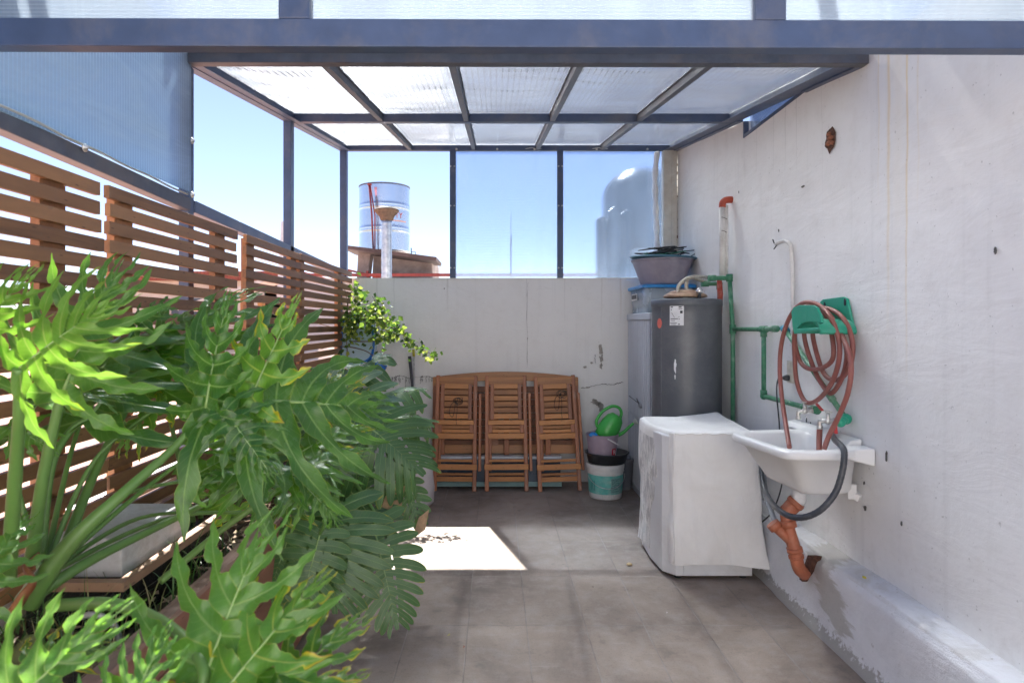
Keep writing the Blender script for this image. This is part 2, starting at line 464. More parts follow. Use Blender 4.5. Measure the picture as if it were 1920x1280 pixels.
# ------------------------------------------------------------------ floor
def floor_mat():
    m, nt, b, out = new_mat('grey_floor_tiles')
    tc = nd(nt, 'ShaderNodeTexCoord'); v = tc.outputs['Object']
    s = sep(nt, v)
    def joint(o, pitch, off, wd):
        a = math_n(nt, 'FRACT', math_n(nt, 'DIVIDE', math_n(nt, 'SUBTRACT', o, off), pitch))
        a = math_n(nt, 'ABSOLUTE', math_n(nt, 'SUBTRACT', a, .5))
        return math_n(nt, 'MULTIPLY', math_n(nt, 'SUBTRACT', .5, a), pitch), a
    wob = math_n(nt, 'MULTIPLY_ADD', noise_tex(nt, v, 22, 2), .004, -.002)
    jx, _ = joint(math_n(nt, 'ADD', s[0], wob), .2735, -.126, 0)
    jy, _ = joint(math_n(nt, 'ADD', s[1], wob), .578, 2.98, 0)
    d = math_n(nt, 'MINIMUM', jx, jy)
    jm = ramp(nt, math_n(nt, 'DIVIDE', d, .004), [(.45, 1), (1.0, 0)])
    tx = math_n(nt, 'FLOOR', math_n(nt, 'DIVIDE', math_n(nt, 'ADD', s[0], .126), .2735))
    ty = math_n(nt, 'FLOOR', math_n(nt, 'DIVIDE', math_n(nt, 'SUBTRACT', s[1], 2.98), .578))
    cx = nd(nt, 'ShaderNodeCombineXYZ'); nt.links.new(tx, cx.inputs[0]); nt.links.new(ty, cx.inputs[1])
    wn = nd(nt, 'ShaderNodeTexWhiteNoise'); nt.links.new(cx.outputs[0], wn.inputs[0])
    big = noise_tex(nt, v, 1.6, 7, .62, .4)
    fine = noise_tex(nt, v, 150, 3, .6)
    mid = noise_tex(nt, v, 9, 8, .72)
    c = ramp(nt, big, [(.32, (.160, .124, .102)), (.50, (.262, .208, .172)), (.72, (.40, .33, .278))])
    c = mixc(nt, math_n(nt, 'MULTIPLY', wn.outputs[0], .22), c, (.17, .15, .145))
    c = mixc(nt, math_n(nt, 'MULTIPLY', ramp(nt, mid, [(.48, 0), (.68, 1)]), .45), c, (.36, .33, .31))
    c = mixc(nt, math_n(nt, 'MULTIPLY', ramp(nt, mid, [(.30, 1), (.44, 0)]), .5), c, (.085, .075, .07))
    c = mixc(nt, math_n(nt, 'MULTIPLY', ramp(nt, fine, [(.56, 0), (.66, 1)]), .30), c, (.08, .072, .068))
    # scrape marks
    mp = nd(nt, 'ShaderNodeMapping'); mp.inputs['Scale'].default_value = (1.2, 22, 1); mp.inputs['Rotation'].default_value = (0, 0, .25)
    nt.links.new(v, mp.inputs[0])
    sc = noise_tex(nt, mp.outputs[0], 2.0, 5, .7, 1.5)
    c = mixc(nt, math_n(nt, 'MULTIPLY', ramp(nt, sc, [(.62, 0), (.70, 1)]), .30), c, (.42, .40, .38))
    jc = ramp(nt, noise_tex(nt, v, 3.5, 4), [(.40, (.12, .105, .10)), (.60, (.34, .32, .31))])
    c = mixc(nt, math_n(nt, 'MULTIPLY', jm, .42), c, jc)
    nt.links.new(c, b.inputs['Base Color'])
    nt.links.new(math_n(nt, 'MULTIPLY_ADD', mid, .35, .42), b.inputs['Roughness'])
    b.inputs['Specular IOR Level'].default_value = .35
    h = math_n(nt, 'SUBTRACT', math_n(nt, 'MULTIPLY', mid, .35), jm)
    h = math_n(nt, 'ADD', h, math_n(nt, 'MULTIPLY', fine, .12))
    bump(nt, b, h, .45, .003)
    return m
M['floor'] = floor_mat()
tag(MB().box((-1.33, -3.0, -.2), (1.75, 5.7, 0)).build('floor', M['floor'], origin=(0, 0, 0)), kind='structure')
M['ground'] = plain('distant_ground', (.16, .15, .12), .95, 0, .3, .05)
tag(MB().add([(-900, -500, -6), (900, -500, -6), (900, 1500, -6), (-900, 1500, -6)], [(0, 1, 2, 3)]).build('ground', M['ground'], origin=(0, 0, -6)), kind='structure')
M['under'] = plain('building_render', (.6, .58, .55), .9)
tag(MB().box((-1.9, -3.0, -5.99), (2.4, 5.99, -.21)).build('roof_terrace_building', M['under']), 'pale rendered building carrying the roof terrace under the grey tiled floor', 'building')

# ------------------------------------------------------------------ right wall with the triangular opening
WX = 1.617
def zr(y): return 2.53 + .1425 * (y - 2.8)        # underside of the canopy roof
rw = thing('rendered_wall', 'tall rough white rendered wall with rusty drip stains along the right side', 'wall', (WX, 2.5, 0))
mb = MB()
prof = [(-3.0, -.3), (5.9, -.3), (5.9, zr(5.9) - .004), (4.158, zr(4.158) - .004), (4.158, 2.607), (3.28, 2.6), (2.9, 2.58), (2.9, 2.575), (-3.0, 2.45)]
# fine grid on the visible face so the render can undulate, the rest is a plain slab
mb.slab(prof, WX + .004, WX + .16, 0)
mb.build('wall_body', M['wall_r'], rw)
mb = MB(); ny, nz = 150, 60; vs_ = []; fs = []
def wtop(y):
    if y > 4.158: return zr(y) - .004
    if y > 3.28: return 2.606
    return 2.45 + (y + 3) * .0238
ys = [-.6 + 4.756 * i / 100 for i in range(101)] + [4.159 + 1.74 * i / 40 for i in range(41)]
for y in ys:
    t = wtop(y)
    for j in range(nz + 1):
        z = -.05 + (t + .05) * j / nz
        q = noise.noise(Vector((y * 1.1, z * 1.6, 3))) * .010 + noise.noise(Vector((y * 4, z * 5, 9))) * .0035
        vs_.append((WX - .001 - q - .004, y, z))
for i in range(len(ys) - 1):
    for j in range(nz):
        a = i * (nz + 1) + j
        fs.append((a, a + 1, a + nz + 2, a + nz + 1))
mb.add(vs_, fs, True); mb.build('render_coat', M['wall_r'], rw)
# hole with broken brick
hb = MB()
cy, cz = PX(1557, 262, WX - .01).y, PX(1557, 262, WX - .01).z
poly = blob_poly(cy, cz, .045, .062, 22, 4, .22)
hb.slab(poly, WX - .012, WX - .009, 0); hb.build('broken_hole', M['dark_hole'], rw)
hb = MB()
for k in range(7):
    hb.lathe([(0, -.012), (.012, -.006), (.014, .004), (0, .012)], (WX - .014, cy + rnd.uniform(-.025, .025), cz + rnd.uniform(-.035, .035)), 7)
hb.build('brick_crumb', plain('brick_crumb', (.30, .12, .07), .9, 0, .4, 80, .5), rw)
hb = MB()
for (px, py, a, b_) in ((1662, 853, .005, .018), (1622, 952, .008, .012), (1460, 432, .004, .008), (1540, 620, .003, .006), (1620, 905, .004, .006), (1690, 980, .004, .008),
                       (1512, 790, .003, .02), (1520, 800, .003, .02), (1508, 800, .003, .015), (1385, 360, .003, .006), (1505, 350, .018, .005), (1866, 470, .005, .009)):
    p = PX(px, py, WX - .012)
    hb.slab(blob_poly(p.y, p.z, a, b_, 12, px, .5), WX - .014, WX - .010, 0)
hb.build('chipped_paint', M['crack'], rw)
# triangular light beside the roof
tri = thing('triangular_window', 'small blue framed triangular window between the white wall top and the roof edge', 'window', (WX, 3.7, 2.6))
y0, y1 = 3.20, 4.15
M['glass_tri'] = polycarb('triangle_pane', (.50, .58, .70), .7, 1, .012, (.35, .42, .55), .4, .2)
def tp(y, z, x): return Vector((x, y, z))
MB().slab([(y0 + .05, 2.60), (y1 + .02, 2.60), (y1 + .02, zr(y1) + .07), (y0 + .05, zr(y0) + .07)], WX + .045, WX + .051, 0).build('pane', M['glass_tri'], tri)
fb = MB()
fb.beam((WX + .01, y0, 2.618), (WX + .01, y1, 2.618), .03, .02); fb.beam((WX + .03, y0, zr(y0) + .065), (WX + .03, y1, zr(y1) + .065), .03, .02)
fb.beam((WX + .01, y1, 2.609), (WX + .01, y1, zr(y1) - .01), .02, .03, (1, 0, 0))
fb.build('frame', M['steel'], tri)

# ledge (low white kerb along the wall)
lb = thing('concrete_kerb', 'low white painted concrete kerb with scraped grey mortar along the wall foot', 'kerb', (1.56, 2.3, 0))
mb = MB(); ys = [-.8 + 5.1 * i / 130 for i in range(131)]; vs_ = []; fs = []
prof_n = 26
for y in ys:
    for j in range(prof_n + 1):
        t = j / prof_n
        if t < .62:
            z = .336 * t / .62; x = 1.49 - .045 * (1 - t / .62) ** 2 * .6
            if z < .03: x -= .012
        else:
            u = (t - .62) / .38; x = 1.49 + u * (WX - 1.49); z = .336 + .008 * u
        q = noise.noise(Vector((y * 3, z * 6 + x * 4, 5))) * .012 + noise.noise(Vector((y * 12, z * 20 + x * 9, 1))) * .004
        r = .014 * math.exp(-((t - .62) / .03) ** 2)
        vs_.append((x + q * .8 + r, y, max(0, z + q * .5 - r)))
for i in range(len(ys) - 1):
    for j in range(prof_n):
        a = i * (prof_n + 1) + j
        fs.append((a, a + prof_n + 1, a + prof_n + 2, a + 1))
mb.add(vs_, fs, True)
def kerb_mat():
    m, nt, b, out = new_mat('scraped_white_kerb')
    tc = nd(nt, 'ShaderNodeTexCoord'); v = tc.outputs['Object']; s = sep(nt, v)
    n1 = noise_tex(nt, v, 5.5, 8, .68, .5); n2 = noise_tex(nt, v, 30, 6, .7)
    mp = nd(nt, 'ShaderNodeMapping'); mp.inputs['Scale'].default_value = (20, 4, 20); mp.inputs['Rotation'].default_value = (.5, 0, 0)
    nt.links.new(v, mp.inputs[0]); n3 = noise_tex(nt, mp.outputs[0], 1.5, 5, .7, .5)
    c = mixc(nt, ramp(nt, n1, [(.35, 0), (.65, 1)]), (.70, .71, .74), (.78, .79, .82))
    # bare patch: a band that starts at the drain pipe; and the rough foot
    dy = math_n(nt, 'SUBTRACT', s[1], .46)        # origin at y 2.3
    yy = math_n(nt, 'ADD', dy, math_n(nt, 'MULTIPLY', math_n(nt, 'SUBTRACT', s[2], .12), -.95))
    k = math_n(nt, 'SUBTRACT', 1.0, math_n(nt, 'DIVIDE', math_n(nt, 'ABSOLUTE', yy), .20))
    k = math_n(nt, 'SUBTRACT', k, math_n(nt, 'MULTIPLY', math_n(nt, 'SUBTRACT', .13, s[2], clamp=True), 9.0))
    k = math_n(nt, 'ADD', k, math_n(nt, 'MULTIPLY_ADD', n3, 1.6, -1.0))
    k = math_n(nt, 'MULTIPLY', ramp(nt, k, [(.14, 0), (.34, 1)]), .75)
    c = mixc(nt, k, c, mixc(nt, n2, (.34, .325, .295), (.50, .48, .44)))
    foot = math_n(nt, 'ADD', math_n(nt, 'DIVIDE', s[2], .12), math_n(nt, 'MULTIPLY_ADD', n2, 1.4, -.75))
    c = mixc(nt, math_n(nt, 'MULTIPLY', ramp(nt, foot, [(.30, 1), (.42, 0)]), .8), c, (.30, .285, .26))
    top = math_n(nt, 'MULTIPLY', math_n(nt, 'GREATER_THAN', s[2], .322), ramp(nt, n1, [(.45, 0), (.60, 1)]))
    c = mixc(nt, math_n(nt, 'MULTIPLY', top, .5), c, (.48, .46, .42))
    edge = math_n(nt, 'GREATER_THAN', n2, .66)
    c = mixc(nt, math_n(nt, 'MULTIPLY', edge, .5), c, (.33, .31, .29))
    nt.links.new(c, b.inputs['Base Color']); b.inputs['Roughness'].default_value = .9
    b.inputs['Specular IOR Level'].default_value = .2
    bump(nt, b, math_n(nt, 'ADD', n2, n3), .6, .006)
    return m
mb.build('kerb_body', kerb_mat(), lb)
mb = MB()
g = [PX(1500, 1085, 1.466), PX(1516, 1040, 1.466), PX(1530, 1042, 1.472), PX(1520, 1070, 1.468), PX(1506, 1090, 1.466)]
mb.slab([(p.y, p.z) for p in g], 1.462, 1.50, 0); mb.build('broken_notch', M['dark_hole'], lb)

# ------------------------------------------------------------------ back wall
BY = 5.7
bw = thing('painted_wall', 'white painted waist wall with peeling patches behind the folded wooden chairs', 'wall', (0, BY, 0))
mb = MB()
nx, nz = 90, 50; vs_ = []; fs = []
x0, x1, H = -1.42, 1.66, 1.80
for i in range(nx + 1):
    for j in range(nz + 1):
        x = x0 + (x1 - x0) * i / nx; z = H * j / nz
        vs_.append((x, BY + noise.noise(Vector((x * 1.5, z * 2, 2))) * .006, z))
for i in range(nx):
    for j in range(nz):
        a = i * (nz + 1) + j; fs.append((a, a + nz + 1, a + nz + 2, a + 1))
mb.add(vs_, fs, True); mb.box((x0, BY + .012, 0), (x1, BY + .15, H)); mb.box((x0, BY - .008, H), (x1, BY + .16, H + .012))
mb.build('wall_body', M['wall_b'], bw)
mb = MB()
def peel(px, py, a, b_, seed, n=22):
    p = P(px, py, BY - .01); mb.slab(blob_poly(p.x, p.z, a, b_, n, seed, .55), BY - .014, BY - .007, 1)
for (px, py, a, b_, s_) in ((1126, 655, .017, .035, 1), (1128, 672, .016, .030, 2), (1127, 686, .011, .025, 3), (1109, 680, .012, .010, 4), (1097, 688, .014, .010, 5), (1102, 726, .014, .007, 6),
                            (1114, 753, .028, .018, 7), (1127, 762, .026, .035, 8), (1120, 757, .025, .016, 9), (1155, 824, .02, .012, 10), (833, 541, .006, .006, 11), (989, 635, .004, .008, 12)):
    peel(px, py, a, b_, s_)
mb.build('peeled_patch', M['mortar'], bw)
mb = MB()
def crack(pts, r=.0022):
    q = []
    for p in spline([P(a, b_, BY - .008) for a, b_ in pts], 6):
        q.append(p + Vector((rnd.uniform(-.004, .004), 0, rnd.uniform(-.005, .005))))
    mb.tube(q, [r * rnd.uniform(.3, 1.4) for _ in q], 4)
crack([(1090, 727), (1104, 725), (1125, 720), (1145, 721), (1160, 718), (1168, 716)])
crack([(990, 530), (988, 570), (989, 640), (988, 690)], .0012)
crack([(1116, 664), (1115, 672), (1117, 680)])
for k in range(26):
    px = rnd.uniform(735, 812); py = 706 + rnd.uniform(-3, 5)
    ln = rnd.uniform(3, 22) * (rnd.random() ** 1.5)
    if rnd.random() < .8: crack([(px, py), (px + rnd.uniform(-1, 1), py + ln / 2), (px, py + ln)], .0018)
crack([(735, 708), (752, 705), (770, 709), (790, 706), (812, 707)], .0018)
mb.build('crack', M['crack'], bw)

# corner pillar of cream sheet metal with plastic wrap beside it
M['cream'] = plain('cream_painted_metal', (.66, .64, .58), .6, 0, .12, 10, .1, .4, (.35, .25, .15), .4)
cp = thing('corner_column', 'narrow cream metal column in the far right corner above the basin', 'column', (1.56, BY, 1.5))
mb = MB(); mb.box((1.485, BY - .06, 1.5), (1.606, BY + .01, 2.935)); mb.box((1.555, BY - .066, 1.5), (1.562, BY - .058, 2.935))
mb.build('shaft', M['cream'], cp, bevel=.004)
mb = MB()
for k in range(16): mb.box((1.603, BY - .068, 1.75 + k * .07 + rnd.uniform(-.02, .02)), (1.609, BY - .061, 1.762 + k * .07))
mb.build('rust_spots', M['dark_hole'], cp)
pw = MB(); pts = [P(1232, 286, 5.6), P(1228, 330, 5.6), P(1229, 380, 5.6), P(1231, 430, 5.6), P(1232, 478, 5.6)]
sp = spline(pts, 10); vs_ = []
pw.tube(sp, [.044 + .006 * math.sin(i * .9) + .004 * rnd.random() for i in range(len(sp))], 14, flat=.5)
m, nt, b, out = new_mat('crumpled_clear_plastic')
b.inputs['Base Color'].default_value = (.82, .84, .85, 1); b.inputs['Roughness'].default_value = .2; b.inputs['Metallic'].default_value = .2
bump(nt, b, noise_tex(nt, coords(nt, (18, 18, 3)), 1.5, 5, .7, 2), 1.0, .02)
tag(pw.build('plastic_wrap', m), 'crumpled shiny plastic wrap hanging beside the cream corner column', 'plastic wrap')

# ------------------------------------------------------------------ canopy
cn = thing('steel_canopy', 'blue grey steel canopy with clear ribbed panels over the terrace', 'canopy', (0, 4.2, 0))
LX = -1.355
def rz(y): return zr(y)
def st(mb, name='beam', m='steel', bev=.003): return mb.build(name, M[m], cn, bevel=bev)
# roof frame
st(MB().beam((LX, 2.78, rz(2.8) + .035), (1.612, 2.78, rz(2.8) + .030), .05, .075), 'front_beam', 'steel_dark')
st(MB().beam((-1.33, 4.25, rz(4.25) + .028), (1.60, 4.25, rz(4.25) + .028), .045, .055), 'middle_beam')
st(MB().beam((LX, 5.70, rz(5.70) + .022), (1.60, 5.70, rz(5.70) + .022), .05, .045), 'rear_beam')
mb = MB(); mb.beam((LX, 2.80, rz(2.80) + .036), (LX, 5.72, rz(5.72) + .036), .05, .075); mb.beam((LX + .045, 2.80, rz(2.80) + .004), (LX + .045, 5.72, rz(5.72) + .004), .05, .006)
st(mb, 'left_edge_beam', bev=0)
mb = MB(); mb.beam((1.575, 2.80, rz(2.80) + .036), (1.575, 5.72, rz(5.72) + .036), .05, .07); mb.beam((1.596, 4.165, rz(4.165) + .0), (1.596, 5.72, rz(5.72) + .0), .038, .014); mb.beam((1.596, 2.80, rz(2.8) + .0), (1.596, 3.3, rz(3.3) + .0), .038, .014); mb.beam((1.525, 2.80, rz(2.80) + .004), (1.525, 5.72, rz(5.72) + .004), .05, .006)
st(mb, 'right_edge_beam', bev=0)
M['rafter'] = M['steel_dark']
for x in (-.755, -.19, .38, .955):
    for (a, b_) in ((2.805, 4.226), (4.274, 5.674)):
        mb = MB(); mb.beam((x, a, rz(a) + .028), (x, b_, rz(b_) + .028), .032, .042)
        # lumpy bead of sealant along the edge
        for sgn in (-1, 1):
            q = [Vector((x + sgn * (.018 + rnd.uniform(0, .004)), a + (b_ - a) * i / 40, rz(a + (b_ - a) * i / 40) + .049)) for i in range(41)]
            mb.tube(q, [.003 + .003 * rnd.random() for _ in q], 5)
        mb.build('rafter', M['steel_dark'], cn)
# roof sheets, one per bay, each a thin box
xs = [LX + .005, -.755, -.19, .38, .955, 1.595]
for i in range(5):
    for (a, b_) in ((2.70, 4.25), (4.252, 5.76)):
        vs_ = []; fs = []; n1, n2 = 14, 14
        for layer in (0, .006):
            for u in range(n1 + 1):
                for v in range(n2 + 1):
                    x = xs[i] + .002 + (xs[i + 1] - xs[i] - .004) * u / n1; y = a + (b_ - a) * v / n2
                    sag = .010 * math.sin(math.pi * u / n1) * (1 + .6 * math.sin(v * .8 + i)) * math.sin(math.pi * v / n2)
                    vs_.append((x, y, rz(y) + .058 - sag + layer))
        K = (n1 + 1) * (n2 + 1)
        for u in range(n1):
            for v in range(n2):
                q = u * (n2 + 1) + v
                fs.append((q, q + 1, q + n2 + 2, q + n2 + 1)); fs.append((K + q, K + q + n2 + 1, K + q + n2 + 2, K + q + 1))
        mb = MB(); mb.add(vs_, fs, True); mb.build('roof_panel', M['roof_sheet'], cn)
# rear posts and panels
for (a, b_) in ((-1.375, -1.315),): st(MB().box((a, 5.67, 1.815), (b_, 5.73, rz(5.7))), 'post')
for x in (-.375, .58): st(MB().box((x - .026, 5.68, 1.813), (x + .026, 5.73, rz(5.7))), 'post')
for (a, b_) in ((-.349, .554), (.606, 1.484)):
    MB().box((a, 5.70, 1.815), (b_, 5.706, rz(5.7) - .002)).build('rear_panel', M['back_sheet'], cn)
mb = MB()
for x in (-.375, .58):
    for z in (1.9, 2.45, 2.8):
        for s_ in (-.016, .016): MB().lathe([(0, 0), (.007, .001), (.007, .005), (0, .006)], (x + s_, 5.672, z), 8, Matrix.Rotation(R(90), 3, 'X')).build('bolt', M['bolt'], cn)
for x in (-.34, .02, .35, .90, 1.35): MB().lathe([(0, 0), (.010, .001), (.010, .006), (0, .007)], (x, 5.668, rz(5.7) + .006), 8, Matrix.Rotation(R(90), 3, 'X')).build('bolt', M['bolt'], cn)
for x in (.33, .92): MB().tube(spline([(x - .06, 5.662, rz(5.7) + .008), (x, 5.66, rz(5.7) + .016), (x + .03, 5.66, rz(5.7) + .004), (x + .08, 5.662, rz(5.7) + .01)], 5), .003, 5).build('tie_wire', M['bolt'], cn)
# left side: rail, posts, front panel
def lr(y): return 2.03 - .028 * y         # top of the left rail
st(MB().beam((LX, 2.84, lr(2.84) - .028), (LX, 5.67, lr(5.67) - .024), .05, .055), 'side_rail')
st(MB().beam((LX, .7, lr(.7) - .028), (LX, 2.80, lr(2.8) - .028), .05, .055), 'side_rail', 'steel_dark')
st(MB().box((LX - .025, 4.17, .78), (LX + .025, 4.24, rz(4.2) + .0)), 'post')
st(MB().box((LX - .025, 2.79, .78), (LX + .020, 2.84, rz(2.8) + .0)), 'post')
st(MB().box((LX - .025, 5.655, .78), (LX + .0, 5.69, 1.81)), 'post')
MB().box((LX + .0265, .70, lr(1.7) - .01), (LX + .0325, 2.785, 2.62)).build('side_panel', M['side_sheet'], cn)
mb = MB()
for (y, z) in ((2.06, lr(2.06) - .004), (2.79, 2.20), (2.79, 1.965), (1.2, lr(1.2) - .004)):
    MB().lathe([(0, 0), (.014, .001), (.014, .005), (.006, .007), (.006, .011), (0, .012)], (LX + .033, y, z), 12, Matrix.Rotation(R(90), 3, 'Y')).build('bolt', M['bolt'], cn)
mb = MB(); mb.tube([(LX + .034, .8 + i * .05, lr(.8 + i * .05) + .004 + .002 * math.sin(i)) for i in range(40)], .004, 6)
mb.build('sealant', plain('sealant', (.38, .40, .38), .5), cn)

# front gantry: the near beam with its milky upper panels
fg = thing('front_gantry', 'near blue steel beam spanning the top of the view with milky ribbed panels above it', 'steel frame', (0, 1.67, 0))
def gh(x): return 2.114 - .003 * x
mb = MB(); mb.beam((-1.375, 1.67, gh(-1.375) + .036), (1.612, 1.67, gh(1.612) + .036), .044, .072); mb.build('beam', M['steel'], fg, bevel=.003)
for x in (-.519, .712):
    mb = MB(); mb.box((x - .040, 1.650, gh(x) + .073), (x + .040, 1.690, 2.95)); mb.build('upright', M['steel'], fg, bevel=.003)
for (a, b_) in ((-1.37, -.561), (-.477, .670), (.754, 1.610)):
    MB().box((a, 1.667, gh(0) + .078), (b_, 1.673, 2.94)).build('upper_panel', M['front_sheet'], fg)
mb = MB(); mb.beam((-1.4, 1.67, 2.98), (1.7, 1.67, 2.98), .05, .06); mb.build('top_beam', M['steel'], fg)
mb = MB(); mb.beam((-1.38, 2.747, 3.291), (.5, 2.747, 3.521), .04, .04); mb.beam((.5, 2.747, 3.521), (1.70, 2.747, 3.621), .04, .04); mb.build('added_riser_beam', M['steel'], fg)
mb = MB(); mb.slab([(-1.38, 2.590), (1.70, 2.590), (1.70, 3.60), (.5, 3.50), (-1.38, 3.27)], 2.744, 2.750, 1); mb.build('added_riser_panel', M['shade_sheet'], fg)  # unseen sheet added above the canopy front, top sloped to shade the right wall
for x in (-1.35, .712, 1.60): MB().box((x - .02, 1.696, 2.99), (x + .02, 2.742, 3.03)).build('upper_rafter', M['steel'], fg)

# ------------------------------------------------------------------ parapet and slatted fence on the left
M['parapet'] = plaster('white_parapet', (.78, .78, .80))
tag(MB().box((-1.52, -1.5, -.2), (-1.335, 5.69, .765)).build('low_parapet', M['parapet']), 'low white parapet under the slatted wooden fence on the left', 'parapet')
M['slat'] = wood('stained_slat', (.130, .060, .028), (.37, .185, .082), 1, 1.0, .6, (.22, .13, .09))
M['batten'] = wood('orange_batten', (.20, .085, .035), (.42, .20, .085), 2, 1.0, .6)
pan = [(.35, 2.045, (.55, 1.07, 1.86), 'nearest slatted brown wooden fence panel at the left edge', 1.855),
       (2.10, 3.145, (2.215, 2.99), 'second slatted brown wooden fence panel below the bluish side sheet', 1.857),
       (3.255, 4.17, (3.36, 4.08), 'third slatted brown wooden fence panel beside the middle steel post', 1.858),
       (4.18, 5.66, (4.26, 5.28), 'farthest slatted brown wooden fence panel ending at the white wall', 1.862)]
for (a, b_, bats, lab, top) in pan:
    t = thing('fence_panel', lab, 'fence', (-1.28, (a + b_) / 2, .6), 'slatted wooden fence panels on the left')
    mb = MB()
    for k in range(20):
        z = top - k * .0598
        ja = rnd.uniform(-.006, .008) - (.03 if k >= 3 and a > 2 and a < 2.1 and k < 3 else 0); jb = rnd.uniform(-.010, .010)
        dz = rnd.uniform(-.002, .002)
        s_ = (.012 * min(k, 3) if a < 1 else 0)
        mb.beam((-1.274, a + ja - (.0 if k != 3 else .0), z - .021 + dz), (-1.274 + rnd.uniform(-.002, .002), b_ + jb + s_, z - .021 + dz + rnd.uniform(-.002, .002)), .019, .042)
    mb.build('slat', M['slat'], t, bevel=.0015)
    for y in bats:
        mb = MB(); mb.box((-1.312, y - .055, top - 20 * .0598 - .06), (-1.2845, y + .055, top - .012)); mb.build('batten', M['batten'], t, bevel=.001)

# ------------------------------------------------------------------ unseen white house front, added behind the camera to bounce fill light
hw = thing('added_fill_facade', 'unseen white house front added opposite the painted waist wall to bounce fill light', 'house', (0, -3.2, 0))
mb = MB(); mb.box((-3.6, -3.4, -.2), (-.55, -3.05, 3.1)); mb.box((.45, -3.4, -.2), (3.6, -3.05, 3.1)); mb.box((-.549, -3.4, 2.15), (.449, -3.05, 3.1)); mb.build('wall', M['wall_b'], hw)
hd = MB().box((-.54, -3.25, .0), (.44, -3.19, 2.14)).build('door', plain('white_door', (.7, .7, .68), .4), hw)
MB().tube([(.36, -3.17, 1.0), (.36, -3.13, 1.0), (.25, -3.13, 1.0)], .009, 8).build('handle', M['bolt'], hd)
# ------------------------------------------------------------------ outside
M['terra'] = plain('speckled_terracotta', (.52, .30, .24), .9, 0, .16, 6, .2, .3, (.10, .07, .06), .8)
tag(MB().box((-9, -3, -.4), (-1.54, 14, .52)).build('neighbour_roof', M['terra'], origin=(-5, 5, -.4)), 'flat speckled terracotta coloured roof beyond the slatted fence', 'roof')
M['cream_wall'] = plain('neighbour_cream', (.66, .60, .50), .9, 0, .12, 2, .2, .3, (.35, .30, .26), .5)
M['redtile'] = plain('red_roof_tiles', (.30, .085, .055), .8, 0, .4, 20, .4)
nh = thing('neighbour_house', 'cream neighbour house with a dark red tiled roof edge behind the slatted fence', 'house', (-6.5, 14, .5))
mb = MB(); mb.box((-7.2, 12.5, .525), (-3.9, 16, 2.25)); mb.box((-3.898, 13.0, .525), (-3.0, 16, 2.05)); mb.build('wall', M['cream_wall'], nh)
mb = MB(); mb.box((-7.4, 12.3, 2.252), (-3.7, 16.2, 2.42)); mb.build('roof', M['redtile'], nh)
mb = MB(); mb.box((-6.3, 12.46, 1.2), (-5.6, 12.49, 1.9)); mb.build('window', plain('dark_glass', (.05, .06, .08), .1, 0, .1), nh)
sh = thing('ochre_post_shed', 'ochre wooden post with a small sloping roof seen through the gap of the fence', 'shed', (-3.6, 9.5, .5))
mb = MB(); mb.box((-3.70, 9.3, .525), (-3.58, 9.42, 1.86)); mb.box((-3.45, 9.3, .525), (-3.38, 9.42, 1.80)); mb.build('post', plain('ochre_wood', (.42, .22, .07), .7, 0, .2, 20), sh)
mb = MB(); mb.beam((-4.5, 9.36, 1.62), (-3.2, 9.36, 2.05), .6, .05); mb.build('roof', M['under'], sh)

nb = thing('rear_building', 'low building with a red metal roof edge beyond the back wall', 'building', (1, 14, -2))
mb = MB(); mb.box((-4.5, 12.5, -5.99), (7, 20, 2.30)); mb.build('wall', M['under'], nb)
mb = MB(); mb.beam((-4.6, 12.45, 2.36), (7, 12.45, 2.36), .08, .055); mb.beam(P(640, 503, 12.5), P(714, 521, 12.5), .04, .04); mb.beam(P(690, 520, 12.5), P(689, 508, 12.5), .12, .04, (1, 0, 0))
mb.build('red_metal_edge', plain('red_oxide_steel', (.33, .06, .045), .6, 0, .3, 10), nb)
# plinth with slab
pl = thing('concrete_plinth', 'stained concrete plinth with a rough plank slab carrying the shiny water tank', 'plinth', (-2.2, 14, 2.3))
M['oldconc'] = plain('stained_concrete', (.42, .33, .29), .95, 0, .3, 3, .3, .8, (.16, .11, .09), .8)
mb = MB()
mb.slab([(P(669, 0, 13.2).x, 2.30), (P(672, 0, 13.2).x, P(0, 470, 13.2).z), (P(696, 0, 13.2).x, P(0, 471, 13.2).z), (P(690, 0, 13.2).x, 2.30)], 13.15, 13.5, 1)
mb.slab([(P(697, 0, 13.5).x, 2.30), (P(700, 0, 13.5).x, P(0, 473, 13.5).z), (P(810, 0, 13.5).x, P(0, 487, 13.5).z), (P(812, 0, 13.5).x, 2.30)], 13.5, 15.2, 1)
mb.build('block', M['oldconc'], pl, bevel=.02)
mb = MB(); mb.beam(P(655, 469, 13.3), P(823, 491, 13.3), 1.3, .07); mb.build('slab', plain('old_plank', (.13, .085, .075), .9, 0, .4, 4, .4, .8, (.10, .07, .06), .8), pl)
# tank
def steel_tank(nm):
    m, nt, b, out = new_mat(nm)
    b.inputs['Base Color'].default_value = (.62, .66, .72, 1); b.inputs['Metallic'].default_value = .92
    v = coords(nt, (3, 3, .4)); n = noise_tex(nt, v, 2, 4, .6)
    nt.links.new(math_n(nt, 'MULTIPLY_ADD', n, .3, .08), b.inputs['Roughness']); bump(nt, b, n, .35, .03)
    return m
M['tank'] = steel_tank('shiny_stainless_steel')
tk = thing('water_tank', 'shiny stainless steel cylinder water tank with red lettering on the concrete plinth', 'water tank', (P(721, 0, 14).x, 14, 3.1))
cx = P(721, 0, 14).x; zb = P(0, 474, 14).z; zt = P(0, 353, 14).z; r = .545
prof = [(r * .98, zb)]
for k in range(61):
    z = zb + (zt - zb) * k / 60; q = (k / 60)
    rr = r
    for c_ in (.31, .355, .66, .705): rr += .020 * math.exp(-((q - c_) / .008) ** 2)
    prof.append((rr, z))
